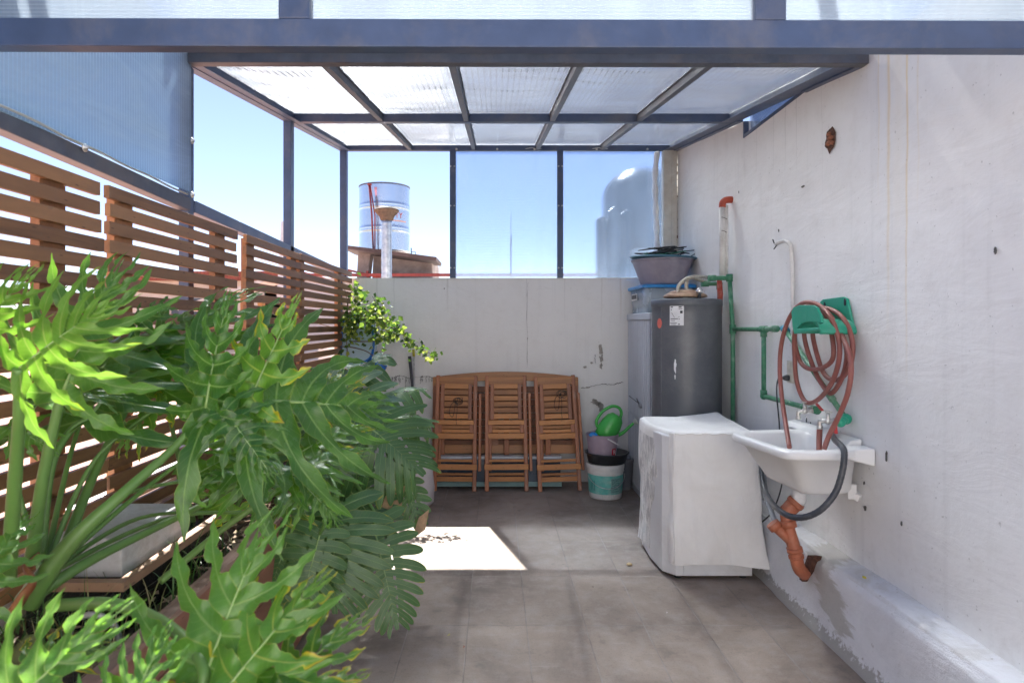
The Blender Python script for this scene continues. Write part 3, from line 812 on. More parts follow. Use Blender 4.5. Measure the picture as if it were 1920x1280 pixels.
prof += [(r * .985, zt + .012), (r * .97, zt + .005)]
MB().lathe(prof, (cx, 14, 0), 64).build('shell', M['tank'], tk)
MB().lathe([(r * 1.0, zt - .004), (r * 1.018, zt), (r * 1.018, zt + .018), (r, zt + .02)], (cx, 14, 0), 64).build('rim', M['steel_dark'], tk)
def on_cyl(cx, cy, R_, ang0, z0):
    def f(co):
        a = ang0 + co.x / R_
        return Vector((cx + (R_ + .004 + co.z) * math.sin(a), cy - (R_ + .004 + co.z) * math.cos(a), z0 + co.y))
    return f
M['redtxt'] = plain('red_lettering', (.60, .07, .03), .6, 0, .1)
M['bluetxt'] = plain('pale_blue_print', (.30, .42, .58), .6)
ht = zb + (zt - zb) * .50
for i, ch in enumerate('UNITY'):
    f_ = on_cyl(cx, 14, r, (.27, .42, .54, .67, .85)[i], ht + .04); text_mesh(ch, .17, M['redtxt'], tk, (0, 0, 0), Matrix.Identity(3), 'lettering', bend=lambda co, f_=f_: f_(Vector((co.x * .78, co.y, co.z))))
def band(a0, a1, z0_, z1_, m, nm, R_=r, cx_=cx, cy_=14, par=tk):
    vs_ = []; fs = []
    for k in range(13):
        a = a0 + (a1 - a0) * k / 12
        for z in (z0_, z1_): vs_.append((cx_ + (R_ + .003) * math.sin(a), cy_ - (R_ + .003) * math.cos(a), z))
    for k in range(12): fs.append((2 * k, 2 * k + 2, 2 * k + 3, 2 * k + 1))
    mb = MB(); mb.add(vs_, fs, True); mb.build(nm, m, par)
band(.1, 1.15, ht - .085, ht - .06, plain('pink_print', (.75, .40, .32), .6), 'label_band')
for k in range(4): band(.18 + k * .11, .24 + k * .11, ht - .19, ht - .14, M['bluetxt'], 'label_mark')
mb = MB(); mb.tube([P(692, 346, 13.3), P(697, 400, 13.3), P(700, 470, 13.3)], .018, 8); mb.tube([P(694, 346, 13.3), P(703, 405, 13.3), P(703, 470, 13.3)], .014, 8)
mb.box(tuple(P(690, 348, 13.32)), tuple(P(696, 344, 13.25)))
mb.build('red_pipe', plain('red_pipe', (.30, .05, .05), .6, 0, .3, 10), tk)
mb = MB(); a = P(771, 480, 13.3); mb.tube([a, a + Vector((0, 0, .17))], .012, 6); mb.tube([a + Vector((0, 0, .08)), a + Vector((.09, 0, .08)), a + Vector((.09, 0, .02))], .010, 6); mb.build('valve', M['steel_dark'], tk)
# flue
fl = thing('flue_pipe', 'galvanised flue pipe with a rusty conical cap in front of the shiny water tank', 'flue', (P(724, 0, 7.5).x, 7.5, 1.2))
cx2 = P(725, 0, 7.5).x; zt2 = P(0, 414, 7.5).z
prof = []
for k in range(40):
    z = 1.2 + (zt2 - 1.2) * k / 39; prof.append((.060 + (.003 if k % 3 == 0 else 0), z))
MB().lathe(prof, (cx2, 7.5, 0), 28).build('pipe', M['galv'], fl)
MB().lathe([(.052, zt2 - .01), (.075, zt2 + .01), (.085, zt2 + .045), (.145, zt2 + .11), (.150, zt2 + .12), (.135, zt2 + .135), (.03, zt2 + .145), (0, zt2 + .146)], (cx2, 7.5, 0), 26, wob=.03).build('cap', plain('rusty_iron', (.13, .085, .06), .85, .2, .4, 40, .4, .4, (.24, .15, .09), .6), fl)
MB().box((cx2 - .4, 6.05, -.2), (cx2 + .4, 9, 1.2)).build('base_block', M['under'], fl)
# dark tank behind the right rear panel
M['tank2'] = steel_tank('dull_stainless_steel')
M['tank2'].node_tree.nodes['Principled BSDF'].inputs['Base Color'].default_value = (.07, .08, .09, 1); M['tank2'].node_tree.nodes['Principled BSDF'].inputs['Metallic'].default_value = .3
t2 = thing('domed_tank', 'tall domed steel tank blurred behind the right rear panel', 'water tank', (2.0, 9, 1.6))
c2 = Vector((P(1203, 0, 9).x, 9, 0)); r2 = .545; z1 = P(0, 372, 9).z; z2 = P(0, 318, 9).z
prof = [(r2, 1.0), (r2, 1.9), (r2 + .012, 1.93), (r2, 1.96), (r2, 2.5), (r2 + .012, 2.53), (r2, 2.56), (r2, z1)]
for k in range(1, 11):
    a = math.pi / 2 * k / 10; prof.append((r2 * math.cos(a) ** .9 if k < 10 else 0, z1 + (z2 - z1) * math.sin(a)))
MB().lathe(prof, c2, 48).build('shell', M['tank2'], t2)
band(-.55, .12, 2.28, 2.40, plain('pale_label', (.62, .64, .64), .6), 'label', r2, c2.x, 9, t2)
MB().box((c2.x - 1.2, 8.0, -5.99), (c2.x + 1.5, 12.0, .99)).build('base_block', M['under'], t2)
for i, (px, zz, rr) in enumerate(((1128, P(0, 413, 8.6).z, .075), (1152, P(0, 395, 8.5).z, .095), (1174, P(0, 400, 8.5).z, .07))):
    t3 = MB().lathe([(rr, 1.0), (rr, 1.9), (rr * .9, 1.93), (rr, 1.96), (rr, zz - .04), (rr * .8, zz), (0, zz + .01)], (P(px, 0, 8.4).x, 8.4, 0), 24).build('filter_cylinder', M['tank2'])
    tag(t3, ('leftmost slim steel cylinder blurred left of the domed tank', 'middle slim steel cylinder blurred left of the domed tank', 'slim steel cylinder blurred in front of the domed tank')[i], 'cylinder', 'slim cylinders behind the rear panel')
t4 = MB(); a = P(958, 520, 16); t4.tube([a, a + Vector((0, 0, 1.05))], .025, 6); t4.tube([a + Vector((0, 0, 1.0)), a + Vector((0, 0, 1.6))], .008, 5)
tag(t4.build('aerial_mast', M['steel_dark']), 'thin aerial mast far behind the middle rear panel', 'mast')
# distant odds and ends seen through the fence and the open bays
mb = MB(); a = P(529, 415, 10); b_ = P(526, 455, 10)
mb.box((a.x, 10, b_.z - .9), (a.x + .04, 10.05, a.z)); mb.slab([(a.x - .09, b_.z - .9), (a.x, b_.z - .9), (a.x, a.z), (a.x - .015, a.z)], 10.0, 10.02, 1)
tag(mb.build('folded_awning', plain('awning_cloth', (.62, .62, .64), .9)), 'folded pale awning standing left of the middle steel post', 'awning')

def small_tree(name, label, base, h, rad, seed, nleaf=2600, ls=.10, cat='tree', flat=1.0):
    t = thing(name, label, cat, base)
    rr = random.Random(seed); base = Vector(base)
    mb = MB(); tips = []
    trunk = spline([base, base + Vector((.06 * h, 0, h * .3)), base + Vector((-.03 * h, .05, h * .55))], 6)
    mb.tube(trunk, [.05 * h * (1 - .5 * i / len(trunk)) for i in range(len(trunk))], 8)
    for k in range(11):
        a = rr.uniform(0, 6.28); e = rr.uniform(.1, 1.0)
        p0 = trunk[rr.randrange(len(trunk) // 2, len(trunk))]
        p1 = base + Vector((math.cos(a) * rad * rr.uniform(.4, 1), math.sin(a) * rad * rr.uniform(.4, 1), h * (.5 + .5 * e * flat)))
        mid = (p0 + p1) / 2 + Vector((0, 0, .06 * h)); b2 = spline([p0, mid, p1], 5)
        mb.tube(b2, [.018 * h * (1 - .8 * i / len(b2)) for i in range(len(b2))], 5); tips += b2[3:]
    mb.build('trunk', M['bark'], t)
    mb = MB()
    for k in range(nleaf):
        c = tips[rr.randrange(len(tips))] + Vector((rr.gauss(0, 1), rr.gauss(0, 1), rr.gauss(0, .8))) * rad * .17
        u = Vector((rr.uniform(-1, 1), rr.uniform(-1, 1), rr.uniform(-1, 1))).normalized(); q = u.cross(Vector((rr.uniform(-1, 1), rr.uniform(-1, 1), rr.uniform(-1, 1)))).normalized()
        l = ls * rr.uniform(.6, 1.3)
        mb.add([c - u * l, c + q * l * .35, c + u * l, c - q * l * .35], [(0, 1, 2, 3)])
    mb.build('crown', M['far_leaf'], t)
    return t
M['bark'] = plain('bark', (.16, .11, .08), .9, 0, .4, 20, .5)
def far_leaf():
    m, nt, b, out = new_mat('far_foliage')
    va = attr(nt, 'var')
    c = ramp(nt, va, [(.1, (.035, .07, .02)), (.6, (.09, .16, .035)), (1, (.22, .30, .06))])
    nt.links.new(c, b.inputs['Base Color']); b.inputs['Roughness'].default_value = .5
    tl = nd(nt, 'ShaderNodeBsdfTranslucent'); nt.links.new(c, tl.inputs[0]); mx = nd(nt, 'ShaderNodeMixShader'); mx.inputs[0].default_value = .4
    nt.links.new(b.outputs[0], mx.inputs[1]); nt.links.new(tl.outputs[0], mx.inputs[2]); nt.links.new(mx.outputs[0], out.inputs['Surface'])
    return m
M['far_leaf'] = far_leaf()
small_tree('leafy_tree', 'leafy tree far beyond the second fence panel', (P(335, 0, 16).x, 16, -2), 4.6, 1.7, 3, 5200, .075)
small_tree('leafy_tree', 'leafy tree far beyond the nearest fence panel', (P(150, 0, 15).x, 15, -1), 3.5, 1.2, 5, 2600, .07)
small_tree('leafy_tree', 'leafy tree far left of the ochre post beyond the fence', (P(425, 0, 19).x, 19, -2), 4.3, 1.3, 8, 2600, .07)

# ------------------------------------------------------------------ folded wooden chairs and table
M['teak_v'] = wood('oiled_teak_upright', (.15, .050, .024), (.40, .150, .068), 2, 1.0, .45, (.42, .30, .24))
M['teak_h'] = wood('oiled_teak_slat', (.14, .050, .019), (.56, .25, .088), 0, 1.0, .45)
M['cord'] = plain('black_cord', (.012, .012, .014), .7)
tb = thing('folded_table', 'folded wooden garden table with a curved top leaning on the back wall behind the chairs', 'table', (P(948, 0, 5.6).x, 5.62, 0))
def lean(x, z):   # the table leans on the wall
    return Vector((x, 5.56 + z * .10, z))
mb = MB(); tx0, tx1 = P(811, 0, 5.62).x, P(1085, 0, 5.62).x
zt = P(0, 694, 5.64).z; n = 24
top = [(tx0 + (tx1 - tx0) * k / n, .915 + .048 * (1 - (2 * k / n - 1) ** 2) + .018) for k in range(n + 1)]
poly = top + [(tx1, .28), (tx0, .28)]
def slab_lean(mb, poly, t0, t1, **k):
    mb.loft([[lean(x, z) + Vector((0, t0, 0)) for x, z in poly], [lean(x, z) + Vector((0, t1, 0)) for x, z in poly]], False, **k)
frame_top = top + [(x, z - .075) for x, z in reversed(top)]
slab_lean(mb, frame_top, 0, .025, var=.35)
mb.build('top_rail', M['teak_h'], tb, bevel=.003)
mb = MB()
for (a, b_) in ((tx0, tx0 + .06), (tx1 - .06, tx1), (-.03, .03)): slab_lean(mb, [(a, .28), (b_, .28), (b_, .86), (a, .86)], .002, .023)
mb.build('stile', M['teak_v'], tb, bevel=.003)
mb = MB()
zz = .852
k = 0
while zz > .34: slab_lean(mb, [(tx0 + .05, zz - .052), (tx1 - .05, zz - .052), (tx1 - .05, zz), (tx0 + .05, zz)], .008, .020); zz -= .058
M['teak_dark'] = wood('shaded_teak', (.07, .028, .014), (.24, .095, .045), 0)  # darker teak: shade behind the chair slats is put into the colour
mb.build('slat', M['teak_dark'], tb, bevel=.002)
mb = MB(); slab_lean(mb, [(tx0, .275), (tx1, .275), (tx1, .35), (tx0, .35)], -.004, .024, var=.3); mb.build('lower_rail', M['teak_h'], tb, bevel=.003)
for x in (-.52, -.46, .10, .40, .46):
    MB().box((x - .022, 5.535, .0), (x + .022, 5.558, .60)).build('leg', M['teak_v'], tb, bevel=.003)

def make_chair(label):
    t = thing('folding_chair', label, 'chair', (0, 0, 0), 'folded wooden chairs leaning on the folded table')
    W = .166; H = .985
    L = lambda x, z, y=0: Vector((x, y + z * .17, z))           # leaning plane, y grows to the wall
    def bar(mb, a, b_, w_, h_, **k): mb.beam(a, b_, w_, h_, **k)
    for s_ in (-1, 1):   # long front legs
        mb = MB(); mb.beam(L(s_ * W, 0), L(s_ * W * .965, H - .03), .035, .026, up=(0, -1, 0)); mb.build('leg', M['teak_v'], t, bevel=.006)
    for s_ in (-1, 1):   # shorter rear legs, set back and outside
        mb = MB(); mb.beam(L(s_ * (W + .006) + .036, .155, .035), L(s_ * (W + .002) + .034, .80, .035), .026, .024, up=(0, -1, 0)); mb.build('leg', M['teak_v'], t, bevel=.006)
    mb = MB(); mb.beam(L(-W + .015, H - .075, -.003), L(W - .015, H - .075, -.003), .075, .020, up=(0, -1, 0)); mb.build('top_rail', M['teak_h'], t, bevel=.004)
    # seat panel: five slats between two stiles
    for s_ in (-1, 1):
        mb = MB(); mb.beam(L(s_ * .118, .585, -.012), L(s_ * .118, .885, -.012), .032, .022, up=(0, -1, 0)); mb.build('stile', M['teak_v'], t, bevel=.003)
    mb = MB()
    for k in range(6):
        z = .865 - k * .050; mb.beam(L(-.103, z, -.010), L(.103, z, -.010), .041, .012, up=(0, -1, 0))
    mb.build('seat_slat', M['teak_h'], t, bevel=.002)
    mb = MB(); mb.beam(L(-W + .012, .565, -.018), L(W - .012, .565, -.018), .038, .022, up=(0, -1, 0), var=.9); mb.build('seat_rail', M['teak_h'], t, bevel=.004)
    mb = MB(); mb.beam(L(-.118, .525, .0), L(.118, .525, .0), .026, .014, up=(0, -1, 0)); mb.beam(L(-.118, .492, .0), L(.118, .492, .0), .026, .014, up=(0, -1, 0)); mb.beam(L(-W + .012, .450, -.004), L(W - .012, .450, -.004), .048, .018, up=(0, -1, 0))
    mb.build('back_slat', M['teak_h'], t, bevel=.003)
    for s_ in (-1, 1):
        mb = MB(); mb.beam(L(s_ * .132, .475, -.004), L(s_ * .132, .545, -.004), .030, .018, up=(0, -1, 0)); mb.build('back_stile', M['teak_v'], t, bevel=.003)
    mb = MB(); mb.beam(L(-W, .245, .014), L(W, .245, .014), .022, .018, up=(0, -1, 0)); mb.beam(L(-W - .02, .200, -.018), L(W + .02, .200, -.018), .046, .018, up=(0, -1, 0))
    mb.beam(L(-W, .135, .014), L(W, .135, .014), .022, .018, up=(0, -1, 0)); mb.beam(L(-W, .098, -.0), L(W, .098, -.0), .040, .020, up=(0, -1, 0))
    mb.build('stretcher', M['teak_h'], t, bevel=.004)
    return t
ch0 = make_chair('left folded wooden chair with a black cord, partly behind the big leaves')
def cord_on(t, x, z, seed):
    rr = random.Random(seed); mb = MB(); L = lambda x, z: Vector((x, z * .17 - .030, z))
    pts = []
    for k in range(26):
        a = k * .9; rr_ = .020 + .02 * rr.random(); pts.append(L(x + rr_ * math.cos(a) + .004 * k * .3, z + rr_ * .9 * math.sin(a)))
    mb.tube(spline(pts, 4), .0022, 5)
    mb.tube(spline([L(x, z), L(x - .045, z - .03), L(x - .06, z - .10), L(x - .035, z - .135), L(x - .02, z - .09), L(x - .01, z)], 6), .0024, 5)
    mb.tube(spline([L(x, z), L(x + .005, z - .08), L(x - .002, z - .15), L(x + .002, z - .20)], 6), .0022, 5)
    ob = mb.build('cord', M['cord'], t); return ob
spots = [(P(852, 0, 5.36).x, 5.36, 0, 'left folded wooden chair with a black cord, partly behind the big leaves', 1.0, 0.012),
         (P(950, 0, 5.36).x, 5.36, 0, 'middle folded wooden chair without a cord, between its two neighbours', 1.0, -.006),
         (P(1050, 0, 5.36).x, 5.36, 0, 'right folded wooden chair with a looped black cord, next to the lilac bucket', 1.0, -.035)]
chs = [ch0] + [copy_tree(ch0) for _ in range(2)]
for o, (x, y, rz_, lab, s_, tilt) in zip(chs, spots):
    o.location = (x, y, 0.004); o.rotation_euler = (0, tilt, R(rz_)); o['label'] = lab
ch0['_o'] = (0, 0, 0)
chs[2]['_o'] = (0, 0, 0)
cord_on(ch0, .005, .745, 3); cord_on(chs[2], .045, .80, 5)
# per-chair board tone: shared mesh, fine
M['bluebox'] = plain('dark_storage_plastic', (.06, .085, .12), .25, 0, .2, 6)
sb = thing('storage_tub', 'long dark blue grey plastic tub on the floor behind the wooden chairs', 'tub', (0, 5.45, 0))
mb = MB(); mb.box((-.50, 5.46, .03), (.56, 5.53, .25)); mb.build('body', M['bluebox'], sb, bevel=.01)
mb = MB(); mb.box((-.51, 5.452, .252), (.57, 5.532, .275)); mb.build('lid', plain('clear_lid', (.50, .55, .60), .2), sb, bevel=.005)
mb = MB(); mb.box((-.5, 5.450, .02), (.57, 5.458, .06)); mb.build('teal_edge', plain('faded_teal', (.20, .33, .34), .6), sb)

# ------------------------------------------------------------------ buckets and watering can
def bucket_prof(r0, r1, h, rings=(), wall=.004):
    p = [(r0 * .96, 0), (r0, .006)]
    for k in range(1, 25):
        q = k / 24; rr = r0 + (r1 - r0) * q
        for (a, b_, e) in rings:
            if abs(q - a) < b_: rr += e
        p.append((rr, h * q))
    p += [(r1 + .003, h + .003), (r1 - wall, h + .002), (r1 - wall, h - .01), (r0 - wall, .012), (0, .010)]
    return p
bc = P(1135, 0, 5.22); bc.z = .0
wb = thing('paint_bucket', 'white paint bucket with a teal label at the bottom of the bucket stack', 'bucket', (bc.x, 5.22, 0))
MB().lathe(bucket_prof(.130, .148, .275, ((.80, .02, .006), (.90, .03, .006), (.97, .03, .007))), (bc.x, 5.22, 0), 44).build('body', plain('dirty_white_plastic', (.70, .71, .70), .4, 0, .08, 12, 0, .5, (.3, .28, .25), .5), wb)
M['teal'] = plain('teal_print', (.13, .50, .44), .45, 0, .12, 30, 0, .5, (.6, .65, .62), .5)
M['dteal'] = plain('dark_teal_print', (.07, .26, .24), .5)
def cone_band(par, cx_, cy_, f, a0, a1, z0_, z1_, m, nm, off=.0015):
    vs_ = []; fs = []
    for k in range(25):
        a = a0 + (a1 - a0) * k / 24
        for z in (z0_, z1_): rr = f(z) + off; vs_.append((cx_ + rr * math.sin(a), cy_ - rr * math.cos(a), z))
    for k in range(24): fs.append((2 * k, 2 * k + 2, 2 * k + 3, 2 * k + 1))
    MB().add(vs_, fs, True).build(nm, m, par)
fr = lambda z: .130 + .018 * z / .275
cone_band(wb, bc.x, 5.22, fr, -1.7, 1.5, .045, .195, M['teal'], 'label')
cone_band(wb, bc.x, 5.22, fr, .15, .95, .055, .175, plain('label_print_block', (.22, .40, .38), .5, 0, .5, 90), 'label_text_block', .003)
for k in range(7):
    zz = .165 - k * .016; cone_band(wb, bc.x, 5.22, fr, .2, .2 + rnd.uniform(.4, .7), zz, zz + .005, M['dteal'], 'label_line', .0045)
for k in range(3): cone_band(wb, bc.x, 5.22, fr, -1.1 + k * .12, -1.04 + k * .12, .07, .15, M['dteal'], 'label_line', .0035)
hp = [Vector((bc.x + .152 * math.sin(a), 5.22 - .152 * math.cos(a) - .012, .205 - .13 * math.cos(a) ** 1.0 * .8)) for a in [(-1.45 + 2.9 * k / 24) for k in range(25)]]
MB().tube(hp, .0028, 6).build('handle', M['galv'], wb)
bb = MB().lathe([(.142, 0), (.150, .004), (.168, .075), (.180, .080), (.180, .087), (.168, .088), (.146, .012), (0, .010)], (bc.x + .012, 5.22, .279), 44, sx=1.0).build('basin', plain('black_plastic', (.022, .024, .028), .35, 0, .2))
tag(bb, 'shallow black basin sitting on the white bucket, under the lilac bucket', 'basin')
lbk = thing('bucket', 'dusty lilac bucket with a white handle standing in the black basin', 'bucket', (bc.x - .03, 5.22, .292))
M['lilac'] = plain('dusty_lilac_plastic', (.36, .29, .36), .5, 0, .15, 9, 0, .5, (.55, .50, .52), .8)
lx = bc.x - .025
MB().lathe(bucket_prof(.105, .130, .215, ((.96, .04, .005),)), (lx, 5.22, .294), 40).build('body', M['lilac'], lbk)
hp = spline([(lx + .02, 5.085, .49), (lx + .05, 5.082, .475), (lx + .09, 5.10, .45), (lx + .12, 5.13, .435)], 6)
MB().tube(hp, .005, 8).build('handle', plain('white_plastic', (.8, .8, .8), .35), lbk)
f2 = lambda z: .105 + .025 * (z - .294) / .215
cone_band(lbk, lx, 5.22, f2, .55, .95, .345, .405, plain('red_label', (.50, .02, .04), .5), 'label')
text_mesh('R', .05, plain('white_print', (.85, .85, .85), .5), lbk, (0, 0, 0), Matrix.Identity(3), 'lettering', bend=lambda co: Vector((lx + (.117 + .004) * math.sin(.75 + co.x / .117), 5.22 - (.117 + .004 + co.z) * math.cos(.75 + co.x / .117), .375 + co.y)))
gb = MB().lathe(bucket_prof(.085, .105, .26, ((.95, .05, .006),)), (P(1166, 0, 5.45).x, 5.48, 0), 36).build('bucket', plain('grey_plastic', (.20, .21, .24), .5, 0, .15, 9, 0, .5, (.4, .4, .4), .5))
tag(gb, 'grey plastic bucket half hidden behind the white and teal bucket', 'bucket')
tag(MB().lathe([(.0, .0), (.02, .004), (.026, .02), (.012, .035), (0, .04)], (lx - .085, 5.15, .495), 14, sx=1.5).build('scoop', plain('blue_plastic', (.02, .22, .60), .35)), 'small bright blue plastic scoop poking from the lilac bucket', 'scoop')
# watering can, lying tilted in the lilac bucket
wc = thing('watering_can', 'bright green plastic watering can lying tilted on top of the lilac bucket', 'watering can', (lx + .02, 5.22, .48))
M['green'] = plain('bright_green_plastic', (.055, .42, .07), .3, 0, .06)
rot = Matrix.Rotation(R(32), 3, 'Y')
cc = Vector((lx + .018, 5.20, .505))
def can_loop(rx, ry, z): return [cc + rot @ Vector((rx * math.cos(a) , ry * math.sin(a), z)) for a in [2 * math.pi * k / 30 for k in range(30)]]
lps = [can_loop(.065, .055, -.03), can_loop(.080, .066, -.022), can_loop(.088, .072, .03), (can_loop(.084, .070, .10)), can_loop(.070, .062, .155), can_loop(.045, .045, .185), can_loop(.038, .040, .188), can_loop(.06, .055, .15), can_loop(.075, .06, .05)]
mb = MB(); mb.loft(lps, True, True, True); mb.build('body', M['green'], wc)
def cp_(x, z, y=0): return cc + rot @ Vector((x, y, z))
mb = MB(); mb.tube(spline([cp_(-.085, .02), cp_(-.118, .06), (cp_(-.115, .15)), cp_(-.075, .225), cp_(-.02, .245), cp_(.02, .22), cp_(.035, .175)], 7), .014, 10, flat=.9); mb.build('handle', M['green'], wc)
mb = MB(); q = spline([cp_(.075, .03), cp_(.115, .09), cp_(.135, .16), cp_(.150, .205)], 7); mb.tube(q, [.017 - .007 * i / len(q) for i in range(len(q))], 10); mb.build('spout', M['green'], wc)
mb = MB(); d = cp_(.150, .205); mb.lathe([(.008, -.01), (.012, 0), (.028, .022), (.026, .027), (0, .028)], d, 16, Matrix.Rotation(R(58), 3, 'Y')); mb.build('sprinkler_head', plain('faded_green_rose', (.45, .48, .42), .5), wc)

# ------------------------------------------------------------------ ribbed cabinet, box, basin, heater
cb = thing('plastic_cabinet', 'tall pale grey ribbed plastic cabinet in the corner behind the water heater', 'cabinet', (1.38, 5.3, 0))
M['cab'] = plain('pale_grey_plastic', (.50, .53, .58), .5, 0, .06, 4, 0, .5, (.4, .4, .42), .3)
mb = MB()
cx0, cx1, cy0, cy1 = 1.185, 1.60, 4.86, 5.69
zc = 1.485
# ribbed doors on the face towards -x and on the near face
def ribbed(mb, a, b_, u, n, z0_, z1_, depth=.010):
    a = Vector(a); b_ = Vector(b_); u = Vector(u); vs_ = []; k = 0; m = n * 6
    for i in range(m + 1):
        t = i / m; ph = (i % 6); off = depth if ph in (1, 2, 3) else (0 if ph in (0, 4, 5) else 0)
        p = a.lerp(b_, t) + u * off
        vs_.append((p.x, p.y, z0_)); vs_.append((p.x, p.y, z1_))
    mb.add(vs_, [(2 * i, 2 * i + 1, 2 * i + 3, 2 * i + 2) for i in range(m)], False)
mb.box((cx0 + .003, cy0 + .003, .02), (cx1, cy1, zc)); mb.build('body', M['cab'], cb, bevel=.004)
for (ya, yb) in ((5.66, 5.28), (5.272, 4.88)):
    mb = MB(); ribbed(mb, (cx0, ya, 0), (cx0, yb, 0), (-1, 0, 0), 6, .64, 1.43)
    ribbed(mb, (cx0, ya, 0), (cx0, yb, 0), (-1, 0, 0), 6, .06, .632); mb.build('door', M['cab'], cb)
mb = MB(); ribbed(mb, (cx0 + .01, cy0, 0), (cx1 - .01, cy0, 0), (0, -1, 0), 7, .06, 1.43); mb.build('side_panel', M['cab'], cb)
mb = MB(); mb.box((cx0 - .014, cy0 - .014, 1.435), (cx1, cy1, 1.49)); mb.build('top', M['cab'], cb, bevel=.006); MB().box((cx0 - .012, cy0 - .012, .0), (cx1, cy1, .055)).build('plinth', M['cab'], cb, bevel=.006)
mb = MB(); p = Vector((cx0 - .012, 5.16, .745))
mb.lathe([(0, -.055), (.016, -.045), (.022, 0), (.016, .045), (0, .055)], p, 14, Matrix.Rotation(R(90), 3, 'X'), sx=.5); mb.build('handle', plain('grey_handle', (.30, .31, .33), .5), cb)
mb = MB(); mb.tube([(cx0 - .012, 5.60, .775), (cx0 - .014, 5.36, .765), (cx0 - .018, 5.2, .76)], .0035, 6); mb.tube([(cx0 - .02, 5.26, .79), (cx0 - .02, 5.16, .75)], .005, 6); mb.build('latch', M['steel_dark'], cb)

sx = thing('storage_box', 'clear plastic storage box with a bright blue lid on top of the ribbed cabinet', 'box', (1.37, 5.3, 1.49))
M['clearbox'] = plain('cloudy_plastic', (.50, .58, .64), .25, 0, .10, 8, trans=.25)
mb = MB()
def rrect(x0, x1, y0, y1, z, r=.03, n=6):
    out = []
    for (cx_, cy_, a0) in ((x1 - r, y0 + r, -90), (x1 - r, y1 - r, 0), (x0 + r, y1 - r, 90), (x0 + r, y0 + r, 180)):
        for k in range(n):
            a = R(a0 + 90 * k / (n - 1)); out.append(Vector((cx_ + r * math.cos(a), cy_ + r * math.sin(a), z)))
    return out
mb.loft([rrect(1.200, 1.56, 5.08, 5.60, 1.493), rrect(1.185, 1.575, 5.06, 5.62, 1.690)], True); mb.build('body', M['clearbox'], sx)
mb = MB(); mb.loft([rrect(1.175, 1.585, 5.05, 5.63, 1.688), rrect(1.165, 1.595, 5.04, 5.64, 1.692), rrect(1.165, 1.595, 5.04, 5.64, 1.712), rrect(1.18, 1.58, 5.055, 5.625, 1.718)], False); mb.build('lid', plain('bright_blue_lid', (.015, .22, .55), .3), sx)
mb = MB(); mb.box((1.24, 5.10, 1.50), (1.34, 5.3, 1.64)); mb.box((1.36, 5.11, 1.50), (1.5, 5.4, 1.68), var=.1); mb.build('contents', plain('box_contents', (.02, .16, .42), .5), sx)
mb = MB(); mb.box((1.1745, 5.30, 1.60), (1.1775, 5.50, 1.655)); mb.build('sticker', plain('white_sticker', (.7, .7, .68), .5), sx)
M['ink'] = plain('dark_ink', (.03, .03, .035), .6)
mb = MB()
for k in range(5): mb.box((1.172, 5.315 + k * .036, 1.612), (1.1742, 5.335 + k * .036, 1.645))
mb.build('sticker_print', M['ink'], sx)

bs = thing('wash_basin_tub', 'large lilac grey round wash tub on the blue lidded box', 'tub', (1.36, 5.25, 1.72))
M['tubm'] = plain('lilac_grey_plastic', (.27, .25, .31), .45, 0, .1, 8, 0, .5, (.45, .42, .45), .5)
prof = [(.165, 0), (.172, .004)] + [(.172 + .070 * k / 14, .004 + .19 * k / 14) for k in range(1, 15)] + [(.252, .196), (.252, .204), (.240, .206), (.236, .196), (.165, .012), (0, .010)]
prof.insert(9, (.172 + .070 * .52, .004 + .19 * .515)); 
tc = Vector((1.365, 5.22, 1.7185))
MB().lathe(prof, tc, 48).build('body', M['tubm'], bs)
mb = MB()
for k in range(44):
    a = math.pi + math.pi * k / 44 * 1.0; rr = .214; mb.lathe([(0, 0), (.0025, .001), (0, .002)], tc + Vector((rr * math.cos(a), rr * math.sin(a), .125)), 5)
mb.build('stipple', M['ink'], bs)
b2 = MB().lathe([(.20, -.03), (.245, .0), (.262, .004), (.270, .010), (.266, .016), (.245, .012), (.19, -.02), (0, -.022)], tc + Vector((.004, 0, .206)), 40, Matrix.Rotation(R(2), 3, 'Y'), wob=.03).build('shallow_basin', plain('steel_blue_plastic', (.075, .19, .27), .35))
tag(b2, 'dark blue shallow basin nested in the rim of the lilac grey tub', 'basin')
hm = [plain('black_hanger', (.012, .012, .014), .35), plain('green_hanger', (.02, .14, .08), .35)]
def hanger(mb, c, rot, s_=1.0):
    q = [(-.20, -.05), (-.21, -.062), (-.19, -.068), (.19, -.068), (.21, -.062), (.20, -.05), (.02, .035), (0, .04), (-.02, .035), (-.20, -.05)]
    mb.tube([c + rot @ Vector((x * s_, y * s_, 0)) for x, y in q], .0045, 6)
    hk = [(0, .04), (0, .06), (.018, .075), (.022, .095), (.005, .11), (-.015, .10)]
    mb.tube([c + rot @ Vector((x * s_, y * s_, 0)) for x, y in spline([Vector((a, b_, 0)) for a, b_ in hk], 4) and [(v.x, v.y) for v in spline([Vector((a, b_, 0)) for a, b_ in hk], 4)]], .0025, 5)
rh = random.Random(12)
